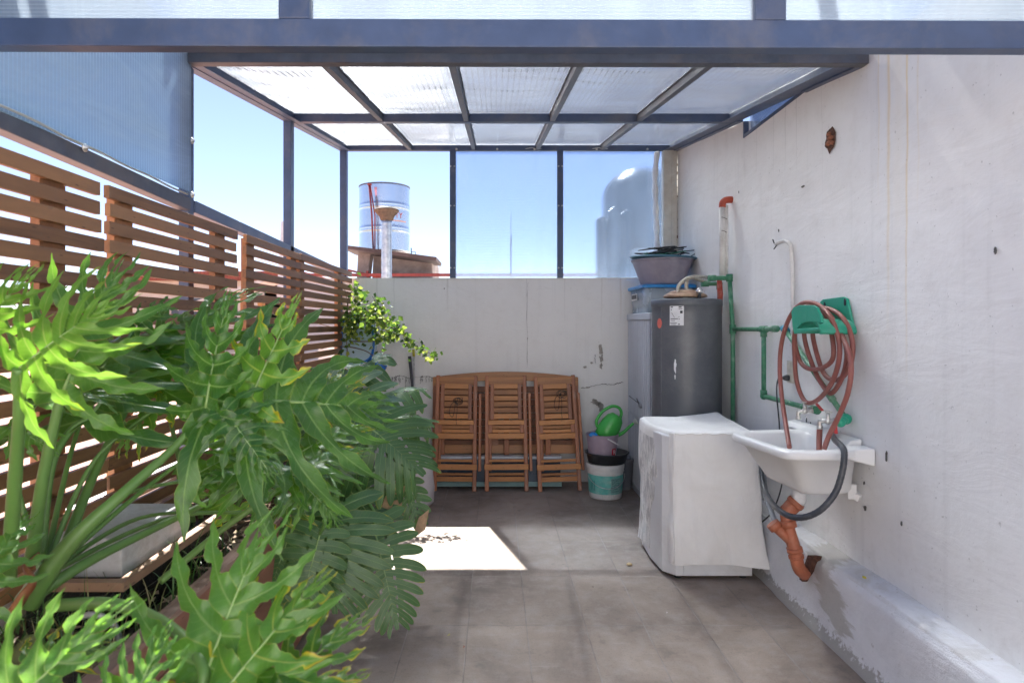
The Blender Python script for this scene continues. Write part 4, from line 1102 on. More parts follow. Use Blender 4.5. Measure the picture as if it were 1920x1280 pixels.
for k in range(14):
    mb = MB(); rot = Matrix.Rotation(rh.uniform(0, 6.28), 3, 'Z') @ Matrix.Rotation(rh.uniform(-.22, .22), 3, 'X') @ Matrix.Rotation(rh.uniform(-.12, .12), 3, 'Y')
    if k == 0: rot = Matrix.Rotation(-.5, 3, 'Y') @ Matrix.Rotation(1.2, 3, 'X')
    c = tc + Vector((rh.uniform(-.07, .07), rh.uniform(-.07, .07), .232 + k * .0055))
    if k == 0: c = tc + Vector((.17, -.05, .25))
    hanger(mb, c, rot, .72 if k else .6)
    tag(mb.build('clothes_hanger', hm[1 if k in (2, 5) else 0]), ('green' if k in (2, 5) else 'black') + ' plastic clothes hanger in the heap on the tub' if k else 'black clothes hanger sticking out to the right of the heap on the tub', 'hanger', ('green clothes hangers heaped on the tub' if k in (2, 5) else 'black clothes hangers heaped on the tub') if k else None)

# heater
hx, hy, hr, hz = 1.322, 4.42, .232, P(0, 562, 4.42).z
wh = thing('water_heater', 'tall dark grey cylindrical water heater with a white sticker beside the cabinet', 'water heater', (hx, hy, 0))
M['heater'] = plain('dark_grey_enamel', (.085, .095, .110), .42, .0, .10, 5, .02, .6, (.20, .20, .21), .5)
prof = [(hr, .0)] + [(hr, .05 + (hz - .10) * k / 30) for k in range(31)] + [(hr + .004, hz - .045), (hr + .006, hz - .04), (hr + .006, hz - .008), (hr, hz), (hr - .01, hz + .001), (0, hz + .012)]
MB().lathe(prof, (hx, hy, 0), 72).build('shell', M['heater'], wh)
mb = MB(); 
a = -1.05; mb.box((hx + hr * math.sin(a) - .003, hy - hr * math.cos(a) - .003, .02), (hx + hr * math.sin(a) + .003, hy - hr * math.cos(a) + .003, hz - .05)); mb.build('seam', M['heater'], wh)
fh = lambda z: hr
cone_band(wh, hx, hy, fh, -.76, -.36, P(0, 610, 4.2).z, P(0, 573, 4.2).z, plain('paper_sticker', (.74, .75, .77), .5), 'sticker')
zs0 = P(0, 573, 4.2).z
mbl = []
for (a0, a1, z0_, z1_) in ((-.73, -.66, -.012, -.006), (-.50, -.42, -.012, -.004), (-.46, -.39, -.050, -.032), (-.72, -.70, -.03, -.022), (-.50, -.48, -.075, -.07), (-.50, -.47, -.09, -.085), (-.73, -.52, -.088, -.083), (-.72, -.60, -.100, -.097), (-.74, -.55, -.116, -.112), (-.73, -.58, -.125, -.122), (-.51, -.47, -.125, -.118), (-.50, -.40, -.022, -.018)):
    cone_band(wh, hx, hy, fh, a0, a1, zs0 + z0_, zs0 + z1_, M['ink'], 'sticker_print', .003)
mb = MB()
mb.tube([(hx + (hr + .003) * math.sin(a_), hy - (hr + .003) * math.cos(a_), z) for a_, z in ((-.70, zs0 - .045), (-.62, zs0 - .075), (-.60, zs0 - .075))], .0012, 4); mb.build('sticker_graph', M['ink'], wh)
# white torn sticker rest
def cyl_blob(par, a0, z0_, ra, rz_, m, nm, seed):
    poly = blob_poly(0, 0, ra, rz_, 20, seed, .35)
    vs_ = [(hx + (hr + .002) * math.sin(a0 + x), hy - (hr + .002) * math.cos(a0 + x), z0_ + z) for x, z in poly]
    MB().add(vs_, [list(range(len(vs_)))]).build(nm, m, par)
wp = plain('torn_paper', (.75, .76, .78), .7)
cyl_blob(wh, -.60, P(0, 687, 4.2).z, .035, .045, wp, 'torn_sticker', 3); cyl_blob(wh, -.60, P(0, 707, 4.2).z, .018, .014, wp, 'torn_sticker', 8)
vs_ = [(hx + (hr + .003) * math.sin(-1.36 + .055 * math.cos(t)), hy - (hr + .003) * math.cos(-1.36 + .055 * math.cos(t)), P(0, 606, 4.3).z + .034 * math.sin(t)) for t in [2 * math.pi * k / 24 for k in range(24)]]
vs_ = [(hx + (hr + .004) * math.sin(-1.12 + .10 * math.cos(t)), hy - (hr + .004) * math.cos(-1.12 + .10 * math.cos(t)), P(0, 606, 4.3).z + .034 * math.sin(t)) for t in [2 * math.pi * k / 24 for k in range(24)]]
MB().add(vs_, [list(range(24))]).build('round_badge', plain('red_badge', (.72, .16, .12), .4), wh)
mb = MB(); mb.lathe([(.135, .0), (.15, .006), (.14, .020), (.10, .042), (.06, .052), (0, .056)], (hx - .01, hy, hz + .014), 30, wob=.02); mb.build('vent_hood', plain('rusty_aluminium', (.52, .36, .25), .5, .55, .35, 14, .3, .5, (.30, .15, .08), .8), wh)
mb = MB(); mb.lathe([(.075, 0), (.075, .03)], (hx - .01, hy, hz + .0), 24); mb.build('vent_neck', M['galv'], wh)
mb = MB(); c = Vector((hx + .045, hy - .14, hz)); mb.lathe([(.012, -.01), (.012, .035), (.022, .037), (.024, .06), (.012, .072), (0, .074)], c, 12); mb.box(tuple(c + Vector((-.004, -.02, .04))), tuple(c + Vector((.03, .0, .052)))); mb.build('relief_valve', plain('chrome', (.7, .7, .7), .25, .9, .1), wh)
M['flex'] = plain('braided_steel_hose', (.50, .47, .40), .4, .6, .25, 90, .6)
def fr_(r, n): return [r * (1 + .10 * (i % 2)) for i in range(n)]
for (pts) in ([P(1271, 548, 4.35), P(1272, 537, 4.35), P(1280, 528, 4.35), P(1295, 520, 4.4), P(1318, 527, 4.5), P(1330, 528, 4.55)],
              [P(1288, 545, 4.40), P(1287, 531, 4.40), P(1293, 521, 4.4), P(1312, 519, 4.5), P(1335, 521, 4.6), P(1340, 520, 4.6)]):
    q = spline(pts, 10); tag(MB().tube(q, fr_(.012, len(q)), 10).build('flexible_hose', M['flex']), 'front braided steel hose from the heater top to the lower green elbow' if pts[0].x < P(1280, 0, 4.35).x else 'rear braided steel hose from the heater top to the upper green elbow', 'hose', 'braided hoses on the water heater')

# ------------------------------------------------------------------ pipes on the right wall
M['gpipe'] = plain('green_plastic_pipe', (.050, .215, .115), .45, 0, .12, 30, 0, .5, (.35, .45, .38), .55)
M['wpipe'] = plain('white_painted_pipe', (.72, .71, .69), .6, 0, .08, 20, .1, .5, (.30, .28, .25), .5)
M['chrome'] = plain('dull_chrome', (.62, .60, .56), .3, .85, .2, 40, .1)
def socket(mb, p, d, r=.020, l=.035):
    d = Vector(d).normalized(); mb.tube([Vector(p) - d * l / 2, Vector(p) + d * l / 2], r, 14)
def ball(mb, p, r): mb.lathe([(r * math.sin(math.pi * k / 8), -r * math.cos(math.pi * k / 8)) for k in range(9)], p, 14)
A = 1.575
gp = thing('green_pipework', 'green plastic water pipes with tees and elbows on the white wall beside the heater', 'pipework', (A, 4.2, .5))
mb = MB(); r = .0145
top = P(1358, 520, 4.44); top.x = A; top = PX(1362, 520, A)
pa = PX(1362, 521, A); pb = PX(1374, 617, A + .004); pc = PX(1374, 790, A + .004)
k_ = Vector((0, 0, 0))
yv = PX(1374, 617, A).y
pv0 = Vector((A, yv + .06, 1.4 + (608 - 521) / F * (yv + .06))); pv1 = Vector((A, yv, pb.z)); pv2 = Vector((A, yv, .60))
mb.tube([pv0, pv1, pv2], r, 14); socket(mb, pv0, (0, 0, 1), .022, .05); socket(mb, pv1, (0, 0, 1), .021, .06)
e1 = pv0 + Vector((-.11, .02, .0)); mb.tube([pv0, e1], r + .001, 14); ball(mb, pv0, .023); socket(mb, e1, (1, 0, 0), .021, .05)
# second elbow, drops behind the heater
e2 = P(1322, 532, 4.50); e3 = P(1349, 532, 4.50); e4 = P(1349, 600, 4.50)
mb.tube([e2, e3], r, 14); mb.tube([e3, e4], r, 14); ball(mb, e3, .022); socket(mb, e2, (1, 0, 0), .021, .05); socket(mb, e3 - Vector((0, 0, .02)), (0, 0, 1), .021, .04)
# horizontal tee line
h1 = PX(1432, 617, A); h2 = PX(1453, 616, A)
mb.tube([pv1, Vector((A, h1.y, h1.z)), Vector((A, h2.y, h2.z))], r - .001, 14); socket(mb, h1, (0, 1, 0), .020, .07); socket(mb, h2, (0, 1, 0), .020, .04); ball(mb, h2 - Vector((0, .02, 0)), .019)
d1 = PX(1431, 742, A); mb.tube([h1, Vector((A, h1.y, d1.z))], r - .001, 14); socket(mb, h1 - Vector((0, 0, .03)), (0, 0, 1), .019, .03)
d1 = Vector((A, h1.y, d1.z)); ball(mb, d1, .021); socket(mb, d1 + Vector((0, 0, .02)), (0, 0, 1), .0195, .03)
d2 = PX(1506, 762, A + .01); d2.z = d1.z - .004; mb.tube([d1, d2], r - .001, 14); ball(mb, d2, .018)
d3 = PX(1528, 768, A); socket(mb, d3, (0, 1, 0), .020, .05)
# slanted run
s1 = PX(1472, 618, A + .015); s2 = PX(1586, 785, A + .01)
mb.tube([s1, s2], r - .002, 14); socket(mb, s1.lerp(s2, .78), s2 - s1, .0175, .05)
mb.build('pipe_run', M['gpipe'], gp)
mb = MB(); socket(mb, s1, (s2 - s1), .021, .04); ball(mb, s1, .022); mb.build('blue_elbow', plain('blue_green_fitting', (.03, .25, .36), .45), gp)
mb = MB(); s3 = PX(1576, 792, A - .03); ball(mb, s2, .025); mb.tube([s2, s3], .019, 14); ball(mb, s3, .021); mb.build('end_elbow', plain('bright_green_fitting', (.02, .33, .20), .4), gp)
# white vent pipe with a red elbow
vp = thing('white_drop_pipe', 'white painted vertical pipe with a red elbow at its top above the heater', 'pipe', (1.56, 4.5, 1.7))
q0 = PX(1368, 374, 1.60); yq = 4.35
pt = Vector((1.545, yq, 1.4 + (608 - 385) / F * yq)); pb_ = Vector((1.545, yq, 1.4 + (608 - 516) / F * yq)) 
MB().tube([pt, pb_], .020, 16).build('pipe', M['wpipe'], vp)
MB().tube([pt - Vector((-.028, -.0, 0)), pb_ - Vector((-.028, 0, 0))], .013, 12).build('insulation', M['wpipe'], vp)
MB().tube(spline([pt - Vector((0, 0, .015)), pt + Vector((.004, 0, .018)), pt + Vector((.025, 0, .035)), pt + Vector((.068, 0, .038))], 6), .023, 14).build('elbow', plain('red_pvc', (.42, .07, .035), .5, 0, .2), vp)
mb = MB()
for z in (.10, .20): mb.tube([pt + Vector((math.cos(a) * .024 + .008, math.sin(a) * .024, -z * .9 + .006 * math.sin(a * 2))) for a in [2 * math.pi * k / 16 for k in range(17)]], .002, 5)
mb.build('wire_tie', M['crack'], vp)
rp = MB(); a = Vector((1.55, 4.42, 1.4 + (608 - 524) / F * 4.42)); rp.tube([a, a - Vector((-.005, 0, .10)), a - Vector((.0, 0, .33))], [.017, .020, .014], 12)
tag(rp.build('red_pipe', plain('flaking_red_paint', (.36, .05, .03), .6, 0, .2, 12, .2, .5, (.62, .55, .50), .9)), 'short flaking red pipe between the green pipes behind the heater', 'pipe')
# capped white pipe that curls at the top
cpipe = thing('curled_conduit', 'thin white conduit with a curled open top and bare wires on the right wall', 'conduit', (1.60, 3.4, 1.4))
q = [PX(1455, 458, 1.575), PX(1462, 454, 1.58), PX(1472, 452, 1.59), PX(1481, 459, 1.597), PX(1483, 475, 1.60), PX(1485, 520, 1.60), PX(1490, 620, 1.60), PX(1491, 668, 1.60)]
yq = q[4].y
for i in range(4, 8): q[i] = Vector((1.600, yq - .012 * (i - 4), q[i].z))
MB().tube(spline(q, 6), .0105, 12).build('conduit', M['wpipe'], cpipe)
mb = MB(); mb.tube(spline([PX(1457, 458, 1.575), PX(1452, 456, 1.57), PX(1449, 449, 1.57)], 5), .0035, 6); mb.tube(spline([PX(1457, 459, 1.575), PX(1454, 463, 1.57), PX(1451, 467, 1.57)], 5), .003, 6); mb.build('wire', M['ink'], cpipe)
# outlet + plug
so = thing('wall_socket', 'pale double wall socket with a black plug behind the hanging hose', 'socket', (1.6, 3.5, 1.1))
a = PX(1483, 697, 1.60)
MB().box((1.592, a.y - .035, a.z - .06), (1.606, a.y + .035, a.z + .06)).build('plate', plain('yellowed_plastic', (.62, .60, .52), .4), so, bevel=.004)
mb = MB(); 
for dz in (-.032, .032): mb.box((1.588, a.y - .022, a.z + dz - .022), (1.5925, a.y + .022, a.z + dz + .022))
mb.build('socket_face', plain('ivory', (.55, .53, .45), .4), so, bevel=.002)
pg = MB(); pg.lathe([(.016, 0), (.017, .012), (.012, .026), (.007, .034), (0, .036)], (1.5875, a.y, a.z - .032), 12, Matrix.Rotation(R(-90), 3, 'Y')); pg.tube(spline([(1.552, a.y, a.z - .032), (1.54, a.y + .02, a.z - .04), (1.545, a.y + .05, a.z - .12), (1.56, a.y + .05, a.z - .3), (1.56, a.y + .04, a.z - .45), (1.555, a.y + .0, .56), (1.50, 3.45, .40), (1.45, 3.52, .30)], 8), .004, 6)
tag(pg.build('power_plug', plain('grey_black_rubber', (.05, .05, .055), .6)), 'black plug with its thin cable running down behind the sink', 'plug')

# ------------------------------------------------------------------ hose holder and hose
M['hgreen'] = plain('sea_green_plastic', (.010, .30, .185), .4, 0, .07, 6, 0, .5, (.2, .45, .35), .3)
hh = thing('hose_holder', 'sea green plastic hose holder screwed to the white wall', 'hose holder', (1.55, 3.0, 1.45))
plate = [PX(1541, 566, 1.603), PX(1546, 561, 1.603), PX(1585, 556, 1.603), PX(1592, 560, 1.603), PX(1603, 612, 1.603), PX(1601, 615, 1.603), PX(1580, 617, 1.603), PX(1549, 612, 1.603)]
MB().slab([(p.y, p.z) for p in plate], 1.592, 1.605, 0).build('wall_plate', M['hgreen'], hh, bevel=.004)
X2 = 1.43
outer = [PX(1488, 585, X2), PX(1492, 576, X2), PX(1502, 572, X2), PX(1528, 572, X2), PX(1536, 576, X2), PX(1542, 590, X2), PX(1546, 605, X2), PX(1541, 608, X2), PX(1538, 604, X2), PX(1520, 603, X2), PX(1508, 606, X2), PX(1499, 616, X2), PX(1540, 614, X2), PX(1541, 619, X2), PX(1493, 626, X2), PX(1490, 610, X2)]
MB().slab([(p.y, p.z) for p in outer], X2 - .012, X2, 0).build('front_flange', M['hgreen'], hh, bevel=.003)
# saddle arch between
mb = MB(); ys0, ys1 = PX(1495, 0, X2).y, PX(1538, 0, X2).y; zt_ = PX(1515, 598, X2).z
yc = (ys0 + ys1) / 2; ra = abs(ys1 - ys0) / 2; l0 = []; l1 = []
for k in range(21):
    a = math.pi * k / 20; l0.append((yc + ra * math.cos(a), zt_ - .06 + .06 * math.sin(a)))
prof = l0 + [(y_, z_ - .008) for y_, z_ in [(yc + (ra - .008) * math.cos(math.pi * k / 20), zt_ - .06 + .06 * math.sin(math.pi * k / 20)) for k in range(20, -1, -1)]]
mb.slab(prof, X2 + .0005, 1.5915, 0); mb.build('saddle', M['hgreen'], hh)
for (px, py) in ((1546, 570), (1584, 563)):
    p = PX(px, py, 1.59); MB().slab(blob_poly(p.y, p.z - .008, .006, .016, 14, 2, .1), 1.588, 1.5925, 0).build('screw_slot', M['ink'], hh)
M['hose'] = plain('faded_red_hose', (.27, .090, .072), .45, 0, .14, 6, 0, .5, (.42, .20, .16), .5)
HX = [(1480, 838, 1.34), (1474, 800, 1.38), (1466, 745, 1.42), (1462, 690, 1.45), (1466, 640, 1.46), (1480, 596, 1.46), (1500, 571, 1.47), (1520, 567, 1.48), (1542, 577, 1.50), (1560, 600, 1.50), (1573, 640, 1.51), (1572, 680, 1.51), (1558, 720, 1.52), (1535, 748, 1.53), (1515, 755, 1.53), (1502, 740, 1.53), (1493, 710, 1.52), (1490, 670, 1.51), (1490, 625, 1.50), (1500, 585, 1.50),
      (1525, 573, 1.52), (1548, 590, 1.53), (1560, 630, 1.54), (1562, 670, 1.54), (1545, 688, 1.54), (1520, 692, 1.54), (1502, 680, 1.54), (1492, 650, 1.53), (1492, 615, 1.53), (1510, 580, 1.53), (1535, 575, 1.55), (1560, 596, 1.55), (1580, 630, 1.56), (1588, 665, 1.56), (1580, 705, 1.56), (1562, 735, 1.56), (1550, 732, 1.56), (1530, 700, 1.56), (1512, 650, 1.55), (1508, 615, 1.54), (1520, 582, 1.54),
      (1548, 578, 1.56), (1572, 588, 1.56), (1590, 612, 1.56), (1599, 650, 1.56), (1592, 690, 1.56), (1570, 712, 1.57), (1545, 700, 1.57), (1528, 650, 1.57), (1524, 615, 1.56), (1535, 585, 1.55), (1552, 590, 1.54), (1572, 620, 1.53), (1590, 655, 1.51), (1596, 690, 1.50), (1590, 735, 1.49), (1575, 775, 1.48), (1555, 815, 1.46), (1545, 842, 1.44)]
q = spline([PX(a, b_, c_) for a, b_, c_ in HX], 7)
gh_ = thing('garden_hose', 'coiled faded red garden hose hanging on the green holder with its end in the sink', 'hose', (1.5, 3.0, .9))
MB().tube(q, .0108, 12).build('coil', M['hose'], gh_)
mb = MB(); q = spline([PX(1537, 802, 1.50), PX(1536, 822, 1.49), PX(1536, 845, 1.47)], 8); mb.tube(q, .0125, 12)
tag(mb.build('hose_stub', M['hose']), 'short straight red hose piece dropping from the tap into the sink', 'hose')
# taps
def tap(label, base, out, handle_red, drop=.03, parts=True):
    base = Vector(base); t = thing('tap', label, 'tap', tuple(base), 'brass taps above the sink')
    d = (Vector(out) - base); 
    mb = MB(); mb.tube([base, base + d * .55], .011, 12); socket(mb, base + d * .12, d, .016, .02)
    m1 = base + d * .55
    mb.tube(spline([m1, base + d * .85, Vector(out), Vector(out) - Vector((0, 0, drop))], 6), .010, 12); socket(mb, Vector(out) - Vector((0, 0, drop)), (0, 0, 1), .0135, .014)
    mb.tube([m1, m1 + Vector((0, 0, .035))], .009, 10); ball(mb, m1, .015); mb.build('body', M['chrome'], t)
    mb = MB(); c = m1 + Vector((0, 0, .040)); mb.beam(c - Vector((.0, .028, -.004)), c + Vector((.0, .028, .004)), .012, .006); mb.beam(c - Vector((.012, 0, 0)), c + Vector((.012, 0, 0)), .012, .006); mb.build('handle', M['red_h'] if handle_red else M['chrome'], t, bevel=.002)
    return t
M['red_h'] = plain('red_handle_paint', (.62, .05, .05), .4)
tap('chrome tap nearer the heater above the sink', PX(1524, 768, 1.555), PX(1497, 772, 1.50), False)
tap('chrome tap with a red lever nearest to the hose end', PX(1572, 789, 1.545), PX(1537, 789, 1.49), False)
mb = MB(); a = PX(1536, 762, 1.55); mb.beam(a + Vector((0, .03, .012)), a + Vector((-.01, -.05, -.012)), .014, .006); a2 = PX(1566, 798, 1.53); mb.beam(a2, a2 + Vector((0, -.005, -.035)), .016, .008)
tag(mb.build('red_valve_levers', M['red_h'], bevel=.002), 'red valve levers between the two chrome taps', 'valve')

# ------------------------------------------------------------------ sink
sk = thing('laundry_sink', 'white plastic laundry sink fixed to the wall beside the covered washing machine', 'sink', (1.42, 2.95, .68))
M['sinkm'] = plain('white_moulded_plastic', (.80, .80, .79), .32, 0, .03, 3, 0, .5, (.6, .58, .54), .35)
def rpoly(pts, r, z, n=6):
    out = []; m = len(pts)
    for i in range(m):
        a = Vector((*pts[i - 1], 0)); b_ = Vector((*pts[i], 0)); c = Vector((*pts[(i + 1) % m], 0))
        rr = min(r, (a - b_).length * .45, (c - b_).length * .45)
        u = b_ + (a - b_).normalized() * rr; v = b_ + (c - b_).normalized() * rr
        for k in range(n):
            t = k / (n - 1); p = u * (1 - t) ** 2 + b_ * 2 * t * (1 - t) + v * t * t; out.append(Vector((p.x, p.y, z)))
    return out
def off(pts, d):
    cxx = sum(p[0] for p in pts) / len(pts); cyy = sum(p[1] for p in pts) / len(pts); o = []
    for x, y in pts:
        l = math.hypot(x - cxx, y - cyy); o.append((x - (x - cxx) / l * d, y - (y - cyy) / l * d))
    return o
outl = [(1.606, 3.26), (1.19, 3.20), (1.150, 3.10), (1.208, 2.655), (1.46, 2.645), (1.606, 2.775)]
inl = [(1.535, 3.17), (1.23, 3.15), (1.20, 3.06), (1.245, 2.72), (1.45, 2.71), (1.535, 2.80)]
bot = [(1.50, 3.09), (1.31, 3.08), (1.30, 3.03), (1.315, 2.80), (1.46, 2.80), (1.50, 2.84)]
bodyt = [(1.585, 3.22), (1.215, 3.17), (1.19, 3.09), (1.232, 2.70), (1.47, 2.69), (1.585, 2.79)]
bodyb = [(1.545, 3.13), (1.33, 3.13), (1.30, 3.07), (1.325, 2.74), (1.47, 2.74), (1.545, 2.78)]
zr_ = .870
loops = [rpoly(bodyb, .05, .672), rpoly(off(bodyb, -.012), .06, .685), rpoly(bodyt, .06, zr_ - .035), rpoly(off(outl, .004), .05, zr_ - .034), rpoly(outl, .05, zr_ - .030), rpoly(outl, .05, zr_ - .006), rpoly(off(outl, .008), .05, zr_),
         rpoly(off(inl, -.012), .07, zr_), rpoly(inl, .07, zr_ - .008), rpoly(off(inl, .012), .08, zr_ - .03), rpoly(off(bot, -.012), .08, .70), rpoly(bot, .07, .688)]
MB().loft(loops, True, True, True).build('bowl', M['sinkm'], sk)
# raised back shelf against the wall and side wing
mb = MB(); mb.slab([(1.535, zr_ - .004), (1.555, zr_ + .020), (1.606, zr_ + .028), (1.606, zr_ - .004)], 2.80, 3.40, 1); mb.build('back_shelf', M['sinkm'], sk, bevel=.006)
mb = MB(); mb.slab([(1.47, .835), (1.606, .800), (1.606, zr_ + .005), (1.47, zr_ - .002)], 2.700, 2.79, 1); mb.build('wing', M['sinkm'], sk, bevel=.006)
mb = MB(); mb.box((1.545, 2.80, .635), (1.585, 2.84, .70)); mb.beam((1.55, 2.86, .672), (1.60, 2.80, .64), .04, .03); mb.build('bracket', M['sinkm'], sk, bevel=.004)
# waste pipe
wpz = thing('waste_pipe', 'orange brown plastic waste pipe with a white collar from the sink into the kerb', 'pipe', (1.42, 2.95, .2))
M['opvc'] = plain('orange_brown_pvc', (.42, .13, .065), .5, 0, .14, 14, .1, .5, (.55, .35, .25), .5)
S1 = Vector((1.405, 2.96, .68))
c1 = P(1497, 937, 2.98); c2_ = P(1474, 960, 3.0); c3 = P(1478, 990, 2.98); c4 = P(1490, 1030, 2.96); c5 = P(1497, 1062, 2.96); c6 = P(1507, 1074, 3.0)
mb = MB(); mb.tube([S1, c1.lerp(S1, .5), c1, c1.lerp(c2_, .1)], [.030, .030, .034, .034], 18); mb.build('collar', plain('white_collar', (.75, .76, .78), .4), wpz)
mb = MB(); mb.tube([c1.lerp(c2_, .05), c1.lerp(c2_, .9), c2_], [.037, .034, .034], 18)
q = spline([c2_, c2_.lerp(c3, .5), c3, c4, c5, c6], 6); mb.tube(q, .029, 18); 
def ring(mb, a, b_, r, l): 
    d = (b_ - a).normalized(); mb.tube([a - d * l / 2, a + d * l / 2], r, 18)
ring(mb, c1.lerp(c2_, .25), c2_, .040, .016); ring(mb, c3 + Vector((0, 0, .02)), c4, .036, .03); ring(mb, c4, c5, .035, .02); ring(mb, c4.lerp(c5, .4), c5, .034, .012); ball(mb, c6, .030)
br = P(1452, 985, 2.99); mb.tube([c4.lerp(c3, .35), br], .024, 16); ring(mb, br, c4, .031, .03); mb.build('pipe', M['opvc'], wpz)
# drain hose over the sink edge
M['rub'] = plain('dark_grey_rubber', (.045, .05, .06), .4, 0, .2, 20, 0, .5, (.25, .25, .24), .4)
q = spline([P(1427, 845, 3.42), P(1428, 885, 3.36), P(1437, 925, 3.2), P(1462, 957, 2.8), P(1497, 970, 2.66), P(1535, 958, 2.60), P(1565, 925, 2.58), P(1579, 885, 2.575), P(1583, 850, 2.585), P(1578, 836, 2.64), P(1566, 825, 2.80), P(1560, 812, 2.90), P(1563, 800, 3.0)], 9)
tag(MB().tube(q, [.0125 * (1 + .06 * (i % 2)) for i in range(len(q))], 12).build('drain_hose', M['rub']), 'dark rubber hose looping under the sink and over its near edge', 'hose')
q = spline([P(1431, 890, 3.40), P(1436, 925, 3.32), P(1445, 955, 3.15), P(1456, 985, 3.0)], 8)
tag(MB().tube(q, .013, 12).build('drain_hose', plain('grey_corrugated', (.24, .26, .29), .5)), 'short grey hose entering the orange brown waste pipe', 'hose')

# ------------------------------------------------------------------ covered washing machine
wm = thing('washing_machine', 'washing machine under a wrinkled white fabric cover in front of the heater', 'washing machine', (1.19, 3.8, 0))
ax0, ax1, ay0, ay1 = .935, 1.415, 3.515, 4.08
M['enamel'] = plain('white_enamel', (.72, .73, .75), .35, 0, .03, 4, 0, .5, (.4, .38, .36), .4)
mb = MB(); body = [(ax0 + .06, ay0), (ax1, ay0), (ax1, ay1), (ax0, ay1), (ax0 - .01, ay1 - .06), (ax0 - .018, (ay0 + ay1) / 2), (ax0 + .0, ay0 + .07)]
mb.slab([(x, y) for x, y in body], .018, .785, 2); mb.build('body', M['enamel'], wm, bevel=.008)
mb = MB(); mb.box((ax0 + .10, ay0 - .006, .022), (ax1 - .004, ay0 + .002, .118)); mb.build('kick_panel', M['enamel'], wm, bevel=.003)
for (x, y) in ((ax0 + .08, ay0 + .04), (ax1 - .04, ay0 + .04), (ax1 - .04, ay1 - .04), (ax0 + .05, ay1 - .05)): MB().lathe([(.02, 0), (.02, .02)], (x, y, 0), 12).build('foot', M['ink'], wm)
def cover_mat():
    m, nt, b, out = new_mat('wrinkled_white_cover')
    tc = nd(nt, 'ShaderNodeTexCoord'); v = tc.outputs['Object']; s = sep(nt, v)
    mp = nd(nt, 'ShaderNodeMapping'); mp.inputs['Scale'].default_value = (3, 5, 1.3); nt.links.new(v, mp.inputs[0])
    wr = noise_tex(nt, mp.outputs[0], 2.4, 6, .6, 1.4)
    weave = noise_tex(nt, v, 220, 2, .5)
    c = mixc(nt, ramp(nt, noise_tex(nt, v, 3, 6, .65, .6), [(.4, 0), (.68, 1)]), (.88, .88, .87), (.80, .79, .77))
    # scuffed, dusty left face
    mp2 = nd(nt, 'ShaderNodeMapping'); mp2.inputs['Scale'].default_value = (10, 16, 4.2); mp2.inputs['Rotation'].default_value = (.5, 0, 0); nt.links.new(v, mp2.inputs[0])
    sc = noise_tex(nt, mp2.outputs[0], 1.5, 8, .75, 1.6)
    lm = math_n(nt, 'MULTIPLY', math_n(nt, 'LESS_THAN', s[0], -.262), math_n(nt, 'LESS_THAN', s[2], .74))
    c = mixc(nt, math_n(nt, 'MULTIPLY', lm, math_n(nt, 'MULTIPLY', ramp(nt, sc, [(.45, 0), (.56, 1)]), .75)), c, (.40, .40, .41))
    nt.links.new(c, b.inputs['Base Color']); b.inputs['Roughness'].default_value = .8
    b.inputs['Specular IOR Level'].default_value = .25
    b.inputs['Sheen Weight'].default_value = .1
    h = math_n(nt, 'ADD', wr, math_n(nt, 'MULTIPLY', weave, .03)); h = math_n(nt, 'ADD', h, math_n(nt, 'MULTIPLY', math_n(nt, 'MULTIPLY', sc, lm), .8))
    bump(nt, b, h, .55, .02)
    return m
M['cover'] = cover_mat()
